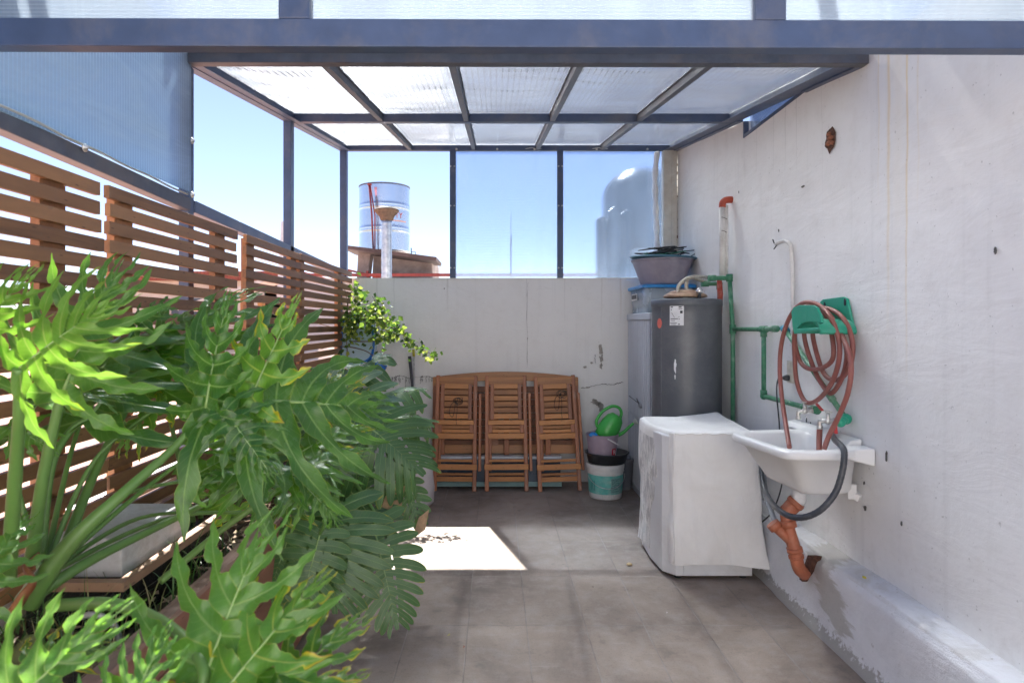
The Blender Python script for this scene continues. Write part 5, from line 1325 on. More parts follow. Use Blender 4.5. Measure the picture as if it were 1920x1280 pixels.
def cover():
    mb = MB(); nu, nv = 160, 60
    base = rpoly([(ax1 + .012, ay0 - .012), (ax1 + .012, ay1 + .01), (ax0 - .012, ay1 + .01), (ax0 - .022, (ay0 + ay1) / 2), (ax0 + .045, ay0 - .012)][::-1], .03, 0, 8)
    # resample evenly
    L_ = [0]
    for i in range(len(base)): L_.append(L_[-1] + (base[(i + 1) % len(base)] - base[i]).length)
    tot = L_[-1]; ring_ = []
    for k in range(nu):
        d = tot * k / nu; i = max(j for j in range(len(base)) if L_[j] <= d); t = (d - L_[i]) / max(1e-6, L_[i + 1] - L_[i]); ring_.append(base[i].lerp(base[(i + 1) % len(base)], t))
    cen = Vector(((ax0 + ax1) / 2, (ay0 + ay1) / 2, 0)); vs_ = []; fs = []
    for j in range(nv + 1):
        t = j / nv                         # 0 top .. 1 hem
        for k in range(nu):
            p = ring_[k]; n = (p - cen).normalized(); x = p.x; y = p.y
            hem = .085 + .012 * math.sin(x * 9 + y * 7)
            if y < ay0 + .02: hem = .088 + .004 * math.sin(x * 30) + .0
            if x < ax0 + .03 and y > ay0 + .03: hem = .05 + .05 * (1 - (y - ay0) / .56)
            z = .803 + (hem - .803) * t
            front = max(0, min(1, (ay0 + .05 - y) / .06))
            right = max(0, min(1, (x - (ax1 - .16)) / .17))
            o = .035 * right * t ** 1.3 + .004
            w_ = noise.noise(Vector((x * 6 + z * 1.5, y * 6, z * 2.2))) * .022 + noise.noise(Vector((x * 13 + z * 6, y * 13, z * 4))) * .010 + abs(noise.noise(Vector((x * 9 - z * 5, y * 9, z * 3 + 7)))) * .012
            fold = math.sin((x * 1.0 - .22 * z) * 34 + 2) * .004 * right + .007 * math.exp(-((x - 1.02 - (1 - z) * .10) / .012) ** 2) * front * (1 if z < .75 else .2)
            w_ *= (.25 + .75 * min(1, t * 2.5))
            q = p + n * (o + w_ + fold); 
            if right > 0 and front > 0: q.x += .032 * right * t ** 1.5; q.y -= .03 * right * t
            edge = .006 * math.exp(-(t / .02) ** 2)
            vs_.append((q.x - n.x * edge, q.y - n.y * edge, z))
    for j in range(nv):
        for k in range(nu):
            k2 = (k + 1) % nu; fs.append((j * nu + k, (j + 1) * nu + k, (j + 1) * nu + k2, j * nu + k2))
    # top: rings shrinking to the centre
    o = len(vs_); m = 16
    for j in range(1, m + 1):
        s_ = 1 - j / m
        for k in range(nu):
            p0 = Vector(vs_[k]); q = cen + (p0 - cen) * s_
            z = .806 + noise.noise(Vector((q.x * 6, q.y * 5, 4))) * .018 * min(1, (1 - s_) * 5) + .024 * max(0, (q.x - 1.15)) * (q.y - ay0) * 8
            z += .006 * math.exp(-((s_ - .94) / .02) ** 2)
            vs_.append((q.x, q.y, z))
    for k in range(nu):
        k2 = (k + 1) % nu; fs.append((k, k2, o + k2, o + k))
    for j in range(m - 1):
        for k in range(nu):
            k2 = (k + 1) % nu; fs.append((o + j * nu + k, o + j * nu + k2, o + (j + 1) * nu + k2, o + (j + 1) * nu + k))
    mb.add(vs_, fs, True)
    return mb
tag(cover().build('fabric_cover', M['cover'], wm))
mb = MB(); q = [(ax0 + .042, ay0 - .018, .807 - .71 * k / 20 + .001) for k in range(21)]; mb.tube([(x, y - .004 * math.sin(z * 9), z) for x, y, z in q], .0035, 6)
q2 = [(ax0 + .02 + (ax1 - ax0) * k / 20, ay0 - .016 + .004 * math.sin(k), .801 + .004 * math.sin(k * 1.7)) for k in range(21)]; mb.tube(q2, .004, 6)
mb.build('cover_piping', M['cover'], wm)
tag(MB().lathe([(0, 0), (.018, .004), (.012, .012), (0, .006)], (P(1180, 1060, 3.72).x, 3.72, .002), 7).build('dry_leaf', plain('pale_dry_leaf', (.48, .36, .20), .8)), 'small pale dry leaf on the floor left of the washing machine', 'leaf')
tag(MB().lathe([(0, 0), (.013, .003), (.010, .007), (0, .004)], (1.535, 2.66, .346), 7, sx=.6).build('dry_leaf', plain('yellow_dry_leaf', (.55, .48, .05), .8)), 'tiny yellow dry leaf on top of the kerb', 'leaf')

for i, (px, py, lab) in enumerate(((1112, 1102, 'curled brown leaf scrap on the tile just below the end of the sunlit patch'), (868, 1215, 'small reddish leaf scrap on the floor near the plants'), (838, 1192, 'tiny yellowish leaf scrap on the floor beside the hanging holed leaf'), (1250, 1150, 'pale chip on the floor in front of the washing machine'))):
    d = 1.4 * F / (py - 608); p = P(px, py, d); mb = MB(); a = rnd.uniform(0, 3); l = .013
    mb.add([p + Vector((0, 0, .002)), p + Vector((l * math.cos(a), l * math.sin(a), .006)), p + Vector((2 * l * math.cos(a + .2), 2 * l * math.sin(a + .2), .003)), p + Vector((l * math.cos(a - .7), l * math.sin(a - .7), .004))], [(0, 1, 2, 3)], True)
    tag(mb.build('leaf_scrap', plain('leaf_scrap', ((.12, .08, .05), (.25, .09, .05), (.40, .36, .10), (.5, .45, .4))[i], .8)), lab, 'leaf')
# ------------------------------------------------------------------ things at the left back corner
bj = thing('blue_water_jug', 'pale blue translucent jug with a dark blue rim and spout by the left back corner', 'jug', (-1.12, 5.45, .8))
M['pblue'] = plain('pale_blue_plastic', (.45, .66, .78), .25, 0, .08, 5, trans=.2)
M['dblue'] = plain('strong_blue_plastic', (.01, .14, .50), .3)
def xz(px, py, d=5.4): p = P(px, py, d); return (p.x, p.z)
def resamp(pts, n=40):
    q = spline([Vector((a, b_, 0)) for a, b_ in pts + [pts[0]]], 8); return [(v.x, v.y) for v in q[:-1]]
shape = resamp([xz(650, 595), xz(690, 592), xz(702, 620), xz(703, 655), xz(690, 675), xz(650, 680), xz(646, 640)])
MB().slab(shape, 5.30, 5.50, 1).build('body', M['pblue'], bj, bevel=.01)
mb = MB(); mb.tube([Vector((x, 5.31, z)) for x, z in shape + [shape[0]]], .012, 8); mb.build('rim', M['dblue'], bj)
mb = MB(); mb.tube([P(690, 690, 5.4), P(702, 676, 5.4), P(712, 684, 5.4), P(724, 690, 5.4)], [.045, .042, .030, .024], 14); mb.tube([P(697, 684, 5.4), P(697, 705, 5.4)], [.04, .034], 14); mb.build('spout', M['dblue'], bj)
MB().box((P(662, 0, 5.4).x, 5.32, .0), (P(700, 0, 5.4).x, 5.5, .93)).build('stand', plain('grey_stand', (.4, .42, .45), .6), bj, bevel=.01)
bm = MB(); bm.tube([P(768, 668, 5.62), P(773, 720, 5.58), P(778, 905, 5.4)], [.016, .012, .011], 8); tag(bm.build('broom_handle', plain('dark_handle', (.06, .06, .07), .5)), 'dark broom handle leaning on the back wall left of the chairs', 'broom')
bm = MB(); bm.tube([P(775, 655, 5.64), P(776, 668, 5.63)], .012, 8, mi=1); bm.tube([P(776, 668, 5.63), P(779, 905, 5.5)], .009, 8); tag(bm.build('mop_handle', [M['chrome'], plain('yellow_grip', (.5, .45, .05), .5)]), 'thin metal mop handle with a yellow tip leaning on the back wall', 'mop')
sk2 = MB(); sc_ = P(785, 0, 4.9).x - .02
sk2.lathe([(.10, .0), (.125, .03), (.13, .15), (.12, .30), (.10, .42), (.115, .47), (.09, .475), (0, .46)], (sc_, 4.95, 0), 30, wob=.06, sy=.8)
m = plain('greyish_sack', (.50, .48, .50), .7, 0, .1, 6, .3); tag(sk2.build('woven_sack', m), 'upright greyish sack half hidden behind the hanging split leaf', 'sack')
tag(MB().box((P(787, 0, 5.3).x - .05, 5.1, .0), (P(806, 0, 5.2).x, 5.34, .11)).build('blue_crate', plain('navy_plastic', (.03, .07, .14), .4), bevel=.012), 'small navy plastic crate on the floor left of the wooden chairs', 'crate')
# ------------------------------------------------------------------ planter
M['plank'] = wood('planter_plank', (.13, .055, .035), (.28, .13, .085), 1, .7, .6)
pb = thing('wooden_planter', 'long brown wooden planter box under the slatted fence', 'planter', (-1.05, 2.2, 0))
PY0, PY1 = .3, 4.35; PXo = -.85
mb = MB()
for k in range(5): mb.box((PXo - .022, PY0, .02 + k * .121), (PXo + rnd.uniform(-.001, .001), PY1, .137 + k * .121))
mb.build('side_board', M['plank'], pb, bevel=.002)
mb = MB()
for k in range(5): mb.box((-1.33, PY1 + .001, .02 + k * .121), (PXo - .001, PY1 + .022, .137 + k * .121))
mb.build('end_board', M['plank'], pb, bevel=.002)
mb = MB(); mb.box((PXo - .040, PY0, .622), (PXo + .006, PY1 + .02, .640)); mb.build('rim', wood('weathered_rim', (.22, .13, .10), (.46, .33, .27), 1, .8, .75), pb, bevel=.002)
M['soil'] = plain('dry_soil', (.075, .055, .042), .95, 0, .5, 45, 1.0, .4, (.22, .18, .14), .6)
mb = MB(); vs_ = []; fs = []; nx, ny = 24, 160
for i in range(nx + 1):
    for j in range(ny + 1):
        x = -1.33 + (PXo - .03 + 1.33) * i / nx; y = PY0 + (PY1 - PY0) * j / ny
        vs_.append((x, y, .565 + noise.noise(Vector((x * 9, y * 7, 1))) * .03 + noise.noise(Vector((x * 40, y * 40, 4))) * .012))
for i in range(nx):
    for j in range(ny): a = i * (ny + 1) + j; fs.append((a, a + ny + 1, a + ny + 2, a + 1))
mb.add(vs_, fs, True); tag(mb.build('soil', M['soil'], pb))
# litter on the soil
rl = random.Random(3)
mb = MB()
for k in range(260):
    y = rl.uniform(1.5, 3.6); x = rl.uniform(-1.28, -.90); z = .58 + rl.uniform(0, .03); a = rl.uniform(0, 6.28); l = rl.uniform(.02, .09)
    d = Vector((math.cos(a), math.sin(a), rl.uniform(-.1, .25))) * l; p = Vector((x, y, z)); s_ = Vector((-d.y, d.x, 0)).normalized() * rl.uniform(.004, .014)
    mb.add([p - s_ * .2, p + d * .5 + s_ + Vector((0, 0, .008)), p + d, p + d * .5 - s_], [(0, 1, 2, 3)], True)
tag(mb.build('dry_litter', plain('dry_litter', (.34, .25, .17), .85, 0, .5, 30)), 'dry brown leaf litter and chips lying on the planter soil', 'leaf litter', kind='stuff')
mb = MB()
for k in range(46):
    p = Vector((rl.uniform(-1.22, -.95), rl.uniform(2.2, 3.1), .60 + rl.uniform(0, .05))); pts = [p]
    a = rl.uniform(0, 6.28)
    for j in range(6): a += rl.uniform(-.7, .7); pts.append(pts[-1] + Vector((math.cos(a) * .05, math.sin(a) * .06, rl.uniform(-.02, .022))))
    mb.tube(spline(pts, 4), rl.uniform(.0018, .0045), 5)
tag(mb.build('dry_roots', plain('dry_roots', (.20, .125, .075), .85, 0, .4, 30)), 'tangle of dry roots and twigs in the middle of the planter', 'roots', kind='stuff')
# pale block on a black lined crate
blk = MB(); g = [P(160, 1010, 1.83), P(227, 1010, 1.80), P(340, 950, 2.14), P(262, 940, 2.24)]
bx0, bx1, by0, by1 = -1.255, -1.05, 1.80, 2.15
blk.box((bx0, by0, .6885), (bx1, by1, .80))
tag(blk.build('concrete_block', plain('pale_aerated_concrete', (.60, .62, .65), .9, 0, .08, 25, .35, .5, (.36, .35, .35), .6), bevel=.004), 'pale grey rectangular block lying on the black lined crate in the planter', 'block')
cr = thing('lined_crate', 'wooden crate lined with black plastic under the pale grey block', 'crate', (-1.1, 2.1, .55))
mb = MB(); mb.box((-1.27, 1.73, .560), (-1.005, 2.42, .688)); mb.build('plastic_lining', plain('black_film', (.012, .013, .016), .18, 0, .3, 20, .8), cr, bevel=.006)
mb = MB(); mb.box((-1.28, 1.715, .684), (-.995, 1.745, .708)); mb.box((-1.022, 1.746, .684), (-.995, 2.43, .708)); mb.box((-1.28, 2.405, .684), (-1.023, 2.43, .708)); mb.build('wooden_rim', wood('thin_crate_wood', (.16, .09, .055), (.36, .22, .14), 1, .8), cr)
ph = MB(); ph.tube(spline([(-1.08, 1.62, .60), (-1.05, 1.60, .66), (-1.0, 1.60, .675), (-.965, 1.62, .64), (-.96, 1.64, .58)], 8), .008, 8)
tag(ph.build('irrigation_tube', plain('pale_grey_tube', (.42, .43, .42), .5)), 'pale grey bent tube arching out of the planter soil', 'tube')

# ------------------------------------------------------------------ leaves
M['lf1'] = leaf_mat('split_leaf_green', (.028, .110, .028), (.115, .29, .048), (.30, .46, .14), 0, .24, .48, (.32, .68, .04))
M['lf1y'] = leaf_mat('split_leaf_yellowing', (.034, .125, .022), (.130, .33, .038), (.40, .48, .09), .75, .32, .40, (.34, .62, .04))
M['lf1b'] = leaf_mat('backlit_split_leaf', (.07, .21, .022), (.15, .34, .035), (.40, .52, .14), .12, .34, .50, (.30, .60, .04))  # lighter, yellower copy: backlight on the upper left leaves put into the colour
M['lf2'] = leaf_mat('fingered_leaf_green', (.034, .105, .042), (.090, .205, .068), (.20, .32, .13), .08, .34, .30, (.22, .45, .06))
M['stalk'] = plain('green_stalk', (.11, .23, .055), .38, 0, .14, 5, 0, .5, (.20, .26, .07), .4)
M['stalk2'] = plain('pale_midrib', (.26, .40, .13), .4, 0, .1, 6)

def leaf(parent, base, tip, up=(.1, -.45, 1), W=.62, n=6, web=.24, style='split', seed=0, curl=.5, droop=.12, fold=.10, lat=.0, ruf=.20, mat='lf1', roll=0, sub=1.0, a0=122, a1=30):
    rr = random.Random(seed * 7 + 1)
    if style == 'split': W *= 1.12; n += 1
    base = Vector(base); tip = Vector(tip); D = tip - base; Lc = D.length; D = D.normalized()
    up = Vector(up).normalized(); N = (up - D * up.dot(D)).normalized(); Y = N.cross(D)
    if roll:
        q = Matrix.Rotation(R(roll), 3, D); N = q @ N; Y = q @ Y
    veins = []
    split = style == 'split'
    sweep0 = R(34) if split else R(14)
    for side in (-1, 1):
        lst = []
        for i in range(n):
            u = i / (n - 1)
            t = .015 + (.80 if split else .86) * u ** .95
            ang = R(a0 + (a1 - a0) * u ** .8 + rr.uniform(-4, 4))
            ln = W * ((.80 + .35 * math.sin(math.pi * min(1, u * 1.15 + .12))) * (1 - .42 * u ** 1.6)) * rr.uniform(.88, 1.1)
            if not split: ln = W * (.70 + .34 * math.sin(math.pi * (u * .8 + .15))) * (1 - .40 * u ** 2.2) * rr.uniform(.95, 1.05)
            lst.append((t, side, ang, ln, sweep0 * rr.uniform(.6, 1.3)))
        veins.append(lst)
    tl = veins[0][-1][0]
    order = veins[0] + [(tl + .02, 0, 0.0, 1 - tl - .02, 0.0)] + veins[1][::-1]
    NS = 34
    S = [1 - (1 - k / NS) ** 1.25 for k in range(NS + 1)]
    def vein(v, s):
        t, side, ang, ln, sw = v
        if side == 0: return (t + ln * s, 0.0)
        x = t; y = 0.0; m = 6; ds = s / m
        for k in range(m):
            a = ang - sw * (k + .5) * ds * 1.6; x += math.cos(a) * ln * ds; y += side * math.sin(a) * ln * ds
        return (x, y)
    VP = [[vein(v, s) for s in S] for v in order]
    pts = []; cr_ = []; al = []; faces = []
    CC = (-1, -.62, -.3, 0, .3, .62, 1)
    K = len(order)
    for i, v in enumerate(order):
        ph = [rr.uniform(0, 6.28), rr.uniform(0, 6.28)]; fq = rr.uniform(2.1, 2.9); amp = rr.uniform(.20, .42) * sub
        lobe_ph = rr.uniform(0, 6.28); ldroop = droop * rr.uniform(-.2, 1.5)
        o = len(pts)
        wv = web * rr.uniform(.88, 1.12) if not split else web
        for k, s in enumerate(S):
            vx, vy = VP[i][k]
            E = []
            for sd, j in ((-1, i - 1), (1, i + 1)):
                if 0 <= j < K: bx = (VP[j][k][0] + vx) / 2; by = (VP[j][k][1] + vy) / 2
                else:
                    jj = i + 1 if j < 0 else i - 1
                    bx = vx + (vx - VP[jj][k][0]) * .42; by = vy + (vy - VP[jj][k][1]) * .42
                dx, dy = bx - vx, by - vy
                if s > web:
                    kk = next(q for q in range(len(S)) if S[q] >= web)
                    if 0 <= j < K: wx = (VP[j][kk][0] - VP[i][kk][0]) / 2; wy = (VP[j][kk][1] - VP[i][kk][1]) / 2
                    else: wx = (VP[i][kk][0] - VP[jj][kk][0]) * .42; wy = (VP[i][kk][1] - VP[jj][kk][1]) * .42
                    ww = math.hypot(wx, wy); dl = math.hypot(dx, dy) + 1e-9
                    q = (s - web) / (1 - web)
                    if split:
                        a_ = 6.283 * fq * q + ph[(sd + 1) // 2]; sh = (.36 + .22 * math.sin(q * 3)) * (1 + amp * (math.sin(a_) + .35 * math.sin(2 * a_ + 1) + .15 * math.sin(3.7 * a_)))
                        sh *= max(0, 1 - q ** 2.6) ** .7
                    else:
                        sh = (.80 + .12 * math.sin(q * 3.1)) * max(0, 1 - q ** 4.5) ** .5
                    bl = min(1, q / .16); bl = bl * bl * (3 - 2 * bl)
                    w_ = ww * (1 * (1 - bl) + sh * bl)
                    w_ = min(w_, dl * (1.0 if q < .12 else (1.25 if split else .96)))
                    dx, dy = dx / dl * w_, dy / dl * w_
                E.append((dx, dy))
            wl = (math.hypot(*E[0]) + math.hypot(*E[1])) / 2
            for c in CC:
                e = E[0] if c < 0 else E[1]; ac = abs(c)
                x = vx + e[0] * ac; y = vy + e[1] * ac
                z = fold * ac * wl * (1 if not split else 1 - .6 * s)
                z += ruf * 1.3 * math.sin(11 * s + lobe_ph + (1.7 if c > 0 else 0)) * ac ** 1.4 * wl * 1.1
                if split: z += ruf * .4 * math.sin(25 * s + lobe_ph * 2 + (2.1 if c > 0 else 0)) * ac ** 2 * wl
                z -= ldroop * s * s * v[3] * (0.0 if v[1] == 0 else 1)
                z += .03 * math.sin(lobe_ph + 2 * s) * s * v[3]
                pts.append((x, y, z)); cr_.append(ac); al.append(s)
        m = len(CC)
        hs = rr.uniform(.14, .22)
        for k in range(NS):
            for c in range(m - 1):
                if not split and hs < S[k] < web * .62 and c in (0, m - 2) and v[1] != 0: continue
                a = o + k * m + c
                faces.append((a, a + m, a + m + 1, a + 1))
    # bend along the midrib and across it
    kx = curl if abs(curl) > 1e-3 else 1e-3
    chord = 2 * math.sin(kx / 2) / kx
    cs, sn = math.cos(kx / 2), math.sin(kx / 2)
    def xf(p):
        x, y, z = p
        if abs(lat) > 1e-3:
            ay = abs(y); z2 = z - (1 - math.cos(lat * ay)) / lat; y = math.copysign(math.sin(lat * ay) / lat, y); z = z2
        th = kx * x
        X = math.sin(th) / kx + z * math.sin(th); Z = -(1 - math.cos(th)) / kx + z * math.cos(th)
        X, Z = X * cs - Z * sn, X * sn + Z * cs
        f = Lc / chord
        return base + (D * X + Y * y + N * Z) * f
    mb = MB(); mb.add([xf(p) for p in pts], faces, True)
    mb.cross = list(cr_); mb.along = list(al)
    rad = Lc * .011
    q = [xf((k / 22, 0, -.004)) for k in range(23)]
    n0 = len(mb.v); mb.tube(q, [rad * (1.15 - .95 * k / 22) for k in range(23)], 7, mi=1)
    mb.cross += [0] * (len(mb.v) - n0); mb.along += [0] * (len(mb.v) - n0)
    return mb.build('leaf', [M[mat], M['stalk2']], parent)
def petiole(parent, pts, r0, r1, mat='stalk'):
    q = spline(pts, 9); m = len(q)
    return MB().tube(q, [r1 + (r0 - r1) * (1 - i / (m - 1)) ** 2.2 for i in range(m)], 12).build('leaf_stalk', M[mat], parent)

# --- big split-leaf plant, crown at the near end of the planter
crown = P(40, 1120, 1.42)
sp_ = thing('split_leaf_plant', 'big split leaf foliage plant arching out of the near end of the planter', 'plant', (crown.x, crown.y, .58))
def SL(b, t, stalk=None, r=(.020, .012), **k):
    bb, tt = P(*b), P(*t)
    if stalk: petiole(sp_, [P(*s) for s in stalk] + [bb], r[0], r[1])
    return leaf(sp_, bb, tt, **k)
UPc = (.0, -.75, .6)
# 1 bright backlit leaf, upper left
SL((36, 690, 1.16), (225, 560, 1.20), [(15, 1090, 1.36), (28, 900, 1.26), (36, 780, 1.19)], (.016, .010), up=(-.35, -.9, .1), W=.72, seed=1, mat='lf1b', curl=.3, fold=.2, n=6)
SL((-60, 660, 1.20), (70, 500, 1.25), None, up=(-.2, -.9, .2), W=.6, seed=2, mat='lf1b', curl=.4)
# 2 darker leaves behind it
SL((118, 735, 1.42), (232, 485, 1.50), [(60, 1050, 1.45), (80, 900, 1.43), (108, 770, 1.42)], (.016, .010), up=(.1, -.85, .35), W=.58, seed=3, mat='lf1', curl=.35)
SL((165, 785, 1.62), (330, 640, 2.0), [(75, 1040, 1.5), (95, 880, 1.55), (130, 810, 1.6)], (.013, .008), up=(.0, -.35, 1), W=.70, seed=4, mat='lf1', curl=.6, droop=.3)
SL((190, 690, 1.75), (400, 600, 2.15), None, up=(-.1, -.5, .9), W=.62, seed=5, curl=.5, droop=.35)
SL((270, 700, 1.85), (470, 545, 2.2), [(110, 1060, 1.55), (180, 880, 1.7)], (.016, .010), up=(-.2, -.6, .6), W=.66, seed=6, curl=.4, droop=.3)
SL((60, 760, 1.5), (250, 745, 1.62), None, up=(0, -.25, 1), W=.5, seed=7, curl=.5, droop=.3)
# 3 the large arching leaf in the middle
SL((398, 752, 1.66), (735, 775, 1.98), [(50, 1130, 1.42), (130, 1020, 1.44), (230, 925, 1.5), (330, 835, 1.6)], (.028, .009), up=(-.1, -.86, .42), W=.62, seed=8, curl=.55, droop=.06, n=6, mat='lf1', lat=.2, sub=.8)
SL((385, 765, 1.62), (432, 542, 1.68), None, up=(-.1, -.9, .25), W=.40, n=5, seed=9, curl=.2, mat='lf1', droop=.05)
SL((470, 745, 1.68), (566, 545, 1.72), None, up=(-.1, -.95, .2), W=.36, seed=10, curl=.15, mat='lf1y', droop=.03, n=4)
SL((420, 770, 1.62), (520, 905, 1.62), None, up=(.1, -.7, .5), W=.50, seed=11, curl=.4)
# 4 leaf fan seen against the slats
SL((456, 898, 2.05), (420, 768, 2.2), [(60, 1120, 1.44), (170, 1050, 1.55), (300, 985, 1.8), (400, 935, 1.98)], (.015, .009), up=(.1, -.9, .2), W=.66, seed=12, curl=.3, n=6)
SL((560, 890, 1.95), (330, 905, 1.78), None, up=(.1, -.55, .8), W=.42, seed=13, curl=.5, droop=.55)
SL((545, 897, 1.95), (700, 838, 2.15), None, up=(.0, -.45, .9), W=.46, seed=14, curl=.55, droop=.45)
SL((560, 900, 1.98), (640, 985, 2.0), [(300, 1090, 1.75), (420, 990, 1.9), (520, 920, 1.98)], (.010, .009), up=(.1, -.7, .7), W=.5, seed=15, curl=.5, droop=.4)
for i, (b, t, u, W_) in enumerate((((300, 760, 1.72), (215, 850, 1.70), (.1, -.6, .8), .55), ((350, 900, 1.9), (470, 840, 2.0), (.1, -.7, .6), .5), ((520, 960, 2.2), (610, 940, 2.2), (.1, -.5, .8), .55),
                                   ((250, 620, 1.9), (330, 560, 1.95), (0, -.8, .5), .55), ((430, 960, 2.1), (380, 880, 2.1), (.1, -.8, .5), .5), ((20, 800, 1.5), (110, 850, 1.5), (.1, -.7, .6), .5), ((590, 760, 2.2), (680, 700, 2.3), (0, -.7, .6), .55))):
    bb = P(*b); petiole(sp_, [P(80, 1080, 1.5), (P(80, 1080, 1.5) + bb) / 2 + Vector((-.05, .03, .05)), bb], .008, .005)
    leaf(sp_, bb, P(*t), up=u, W=W_, seed=80 + i, n=4, curl=.5, droop=.3, mat='lf1' if i % 2 else 'lf1y')
# 5 near bottom leaves
SL((368, 1320, 1.02), (505, 975, 1.14), [(95, 1135, 1.40), (210, 1132, 1.26), (310, 1170, 1.14), (380, 1245, 1.04)], (.014, .010), up=(-.15, -.9, .45), W=.62, seed=16, mat='lf1', n=5, curl=.35, droop=.05)
SL((395, 1330, .98), (625, 1065, 1.10), None, up=(-.2, -.7, .7), W=.42, seed=17, mat='lf1y', n=5, curl=.35, droop=.1)
SL((470, 1345, .98), (690, 1150, 1.10), None, up=(-.2, -.6, .8), W=.48, seed=18, mat='lf1y', n=5, curl=.4, droop=.12)
SL((500, 1380, .95), (690, 1260, 1.12), None, up=(-.2, -.6, .8), W=.5, seed=19, mat='lf1y', n=5, curl=.4)
SL((-60, 1400, .92), (250, 1125, 1.00), None, up=(-.05, -.9, .45), W=.46, seed=20, mat='lf1', n=6, curl=.4)
SL((210, 1400, .90), (320, 1170, .98), None, up=(.1, -.9, .45), W=.52, seed=21, mat='lf1', n=6, curl=.4)
SL((60, 1240, 1.2), (220, 1215, 1.3), None, up=(.0, -.5, .9), W=.5, seed=22, mat='lf1y', n=5, curl=.5)
SL((-60, 1120, 1.2), (60, 960, 1.35), None, up=(.3, -.8, .4), W=.5, seed=23, mat='lf1', n=5, curl=.4)
# brown dried sheath on the crown
mb = MB(); q = spline([P(22, 1150, 1.36), P(45, 1115, 1.36), P(62, 1090, 1.38), P(48, 1065, 1.40), P(62, 1050, 1.42), P(72, 1040, 1.44)], 7); mb.tube(q, [.020, .022] * 0 + [.020 - .012 * i / len(q) for i in range(len(q))], 10, flat=.45)
mb.build('dried_sheath', plain('rusty_brown_sheath', (.24, .085, .03), .6, 0, .4, 20, .5, .5, (.40, .25, .15), .6), sp_)
mb = MB(); mb.tube([(crown.x - .05, crown.y, .57), (crown.x, crown.y + .02, .66), (crown.x + .02, crown.y, .70)], [.045, .035, .015], 12, ); mb.build('crown_base', plain('plant_base', (.10, .12, .04), .7, 0, .4, 20, .5), sp_)

# second split-leaf plant further along
c2 = P(520, 930, 2.9)
s2 = thing('split_leaf_plant', 'smaller split leaf plant growing mid planter behind the near one', 'plant', (c2.x, c2.y, .58))
def SL2(b, t, **k):
    bb, tt = P(*b), P(*t); g = Vector((-1.08, bb.y * .4 + 2.5 * .6, .58))
    petiole(s2, [g, (g + bb) / 2 + Vector((-.03, 0, .12)), bb], .010, .007); return leaf(s2, bb, tt, **k)
for i, (b, t, u, W_) in enumerate((((500, 800, 2.5), (600, 720, 2.7), (-.2, -.6, .8), .6), ((560, 850, 2.5), (690, 800, 2.6), (.1, -.5, .8), .6), ((470, 830, 2.4), (430, 700, 2.6), (.1, -.8, .5), .6),
                                   ((600, 820, 2.7), (640, 690, 2.9), (.1, -.7, .5), .55), ((360, 720, 2.2), (250, 760, 2.2), (.1, -.4, .9), .6),
                                   ((300, 690, 2.1), (180, 640, 2.2), (.1, -.5, .8), .6))):
    SL2(b, t, up=u, W=W_, seed=40 + i, n=5, curl=.6, droop=.35, mat='lf1' if i % 3 else 'lf1y')

# --- fingered (swiss cheese) plant
mcr = Vector((-1.02, 3.35, .60))
mp_ = thing('swiss_cheese_plant', 'swiss cheese plant with big holed leaves hanging over the planter edge', 'plant', tuple(mcr))
def ML(b, t, stalk=True, **k):
    bb, tt = P(*b), P(*t)
    if stalk: petiole(mp_, [mcr + Vector((rnd.uniform(-.05, .05), rnd.uniform(-.2, .2), 0)), mcr.lerp(bb, .45) + Vector((-.02, 0, .22)), bb + (bb - tt).normalized() * .06 + Vector((0, 0, .03)), bb], .013, .008)
    kk = dict(style='finger', W=.60, n=8, web=.40, fold=.06, ruf=.05, mat='lf2', a0=118, a1=40, droop=.25, curl=.7); kk.update(k)
    return leaf(mp_, bb, tt, **kk)
ML((600, 735, 3.05), (795, 890, 3.0), up=(.12, -.72, .62), seed=60, n=13, W=.60, droop=.42, curl=.5, lat=.9)
ML((700, 985, 2.85), (745, 1180, 2.72), up=(.35, -.92, .1), seed=61, n=11, W=.46, droop=.1, curl=.3, lat=.5)
ML((628, 955, 2.62), (628, 1150, 2.50), up=(.0, -.95, .3), seed=62, n=10, W=.62, droop=.1, curl=.35, lat=.6)
ML((560, 960, 2.55), (500, 1130, 2.42), up=(-.1, -.9, .4), seed=63, n=9, W=.5, droop=.1, curl=.3, lat=.7)
ML((690, 760, 3.5), (800, 730, 3.5), up=(.1, -.2, .9), seed=64, n=6, W=.6, droop=.5, curl=.9, lat=1.2)
ML((660, 720, 3.5), (735, 665, 3.6), up=(.2, -.2, .9), seed=65, n=5, W=.55, droop=.5, curl=1.1, lat=1.2)
ML((700, 790, 3.3), (815, 800, 3.3), up=(.1, -.45, .85), seed=66, n=10, W=.55, droop=.5, curl=.9, lat=1.0)
ML((740, 880, 3.2), (790, 985, 3.1), up=(.3, -.85, .3), seed=67, n=8, W=.42, droop=.2, curl=.5, lat=.8)
ML((560, 780, 2.9), (640, 900, 2.8), up=(.0, -.8, .5), seed=68, n=9, W=.6, droop=.2, curl=.6, lat=.8)
ML((470, 820, 2.7), (500, 930, 2.6), up=(-.1, -.8, .5), seed=69, n=6, W=.6, droop=.2, curl=.5, lat=.8)
ML((600, 700, 3.3), (690, 690, 3.4), up=(.1, -.3, .9), seed=70, n=6, W=.6, droop=.4, curl=.9, lat=1.2)
ML((640, 900, 3.0), (730, 1010, 2.9), up=(.1, -.85, .4), seed=71, n=9, W=.55, droop=.2, curl=.5, lat=.8)
ML((600, 1000, 2.5), (560, 1150, 2.42), up=(.2, -.9, .3), seed=72, n=8, W=.5, droop=.1, curl=.4, lat=.7)
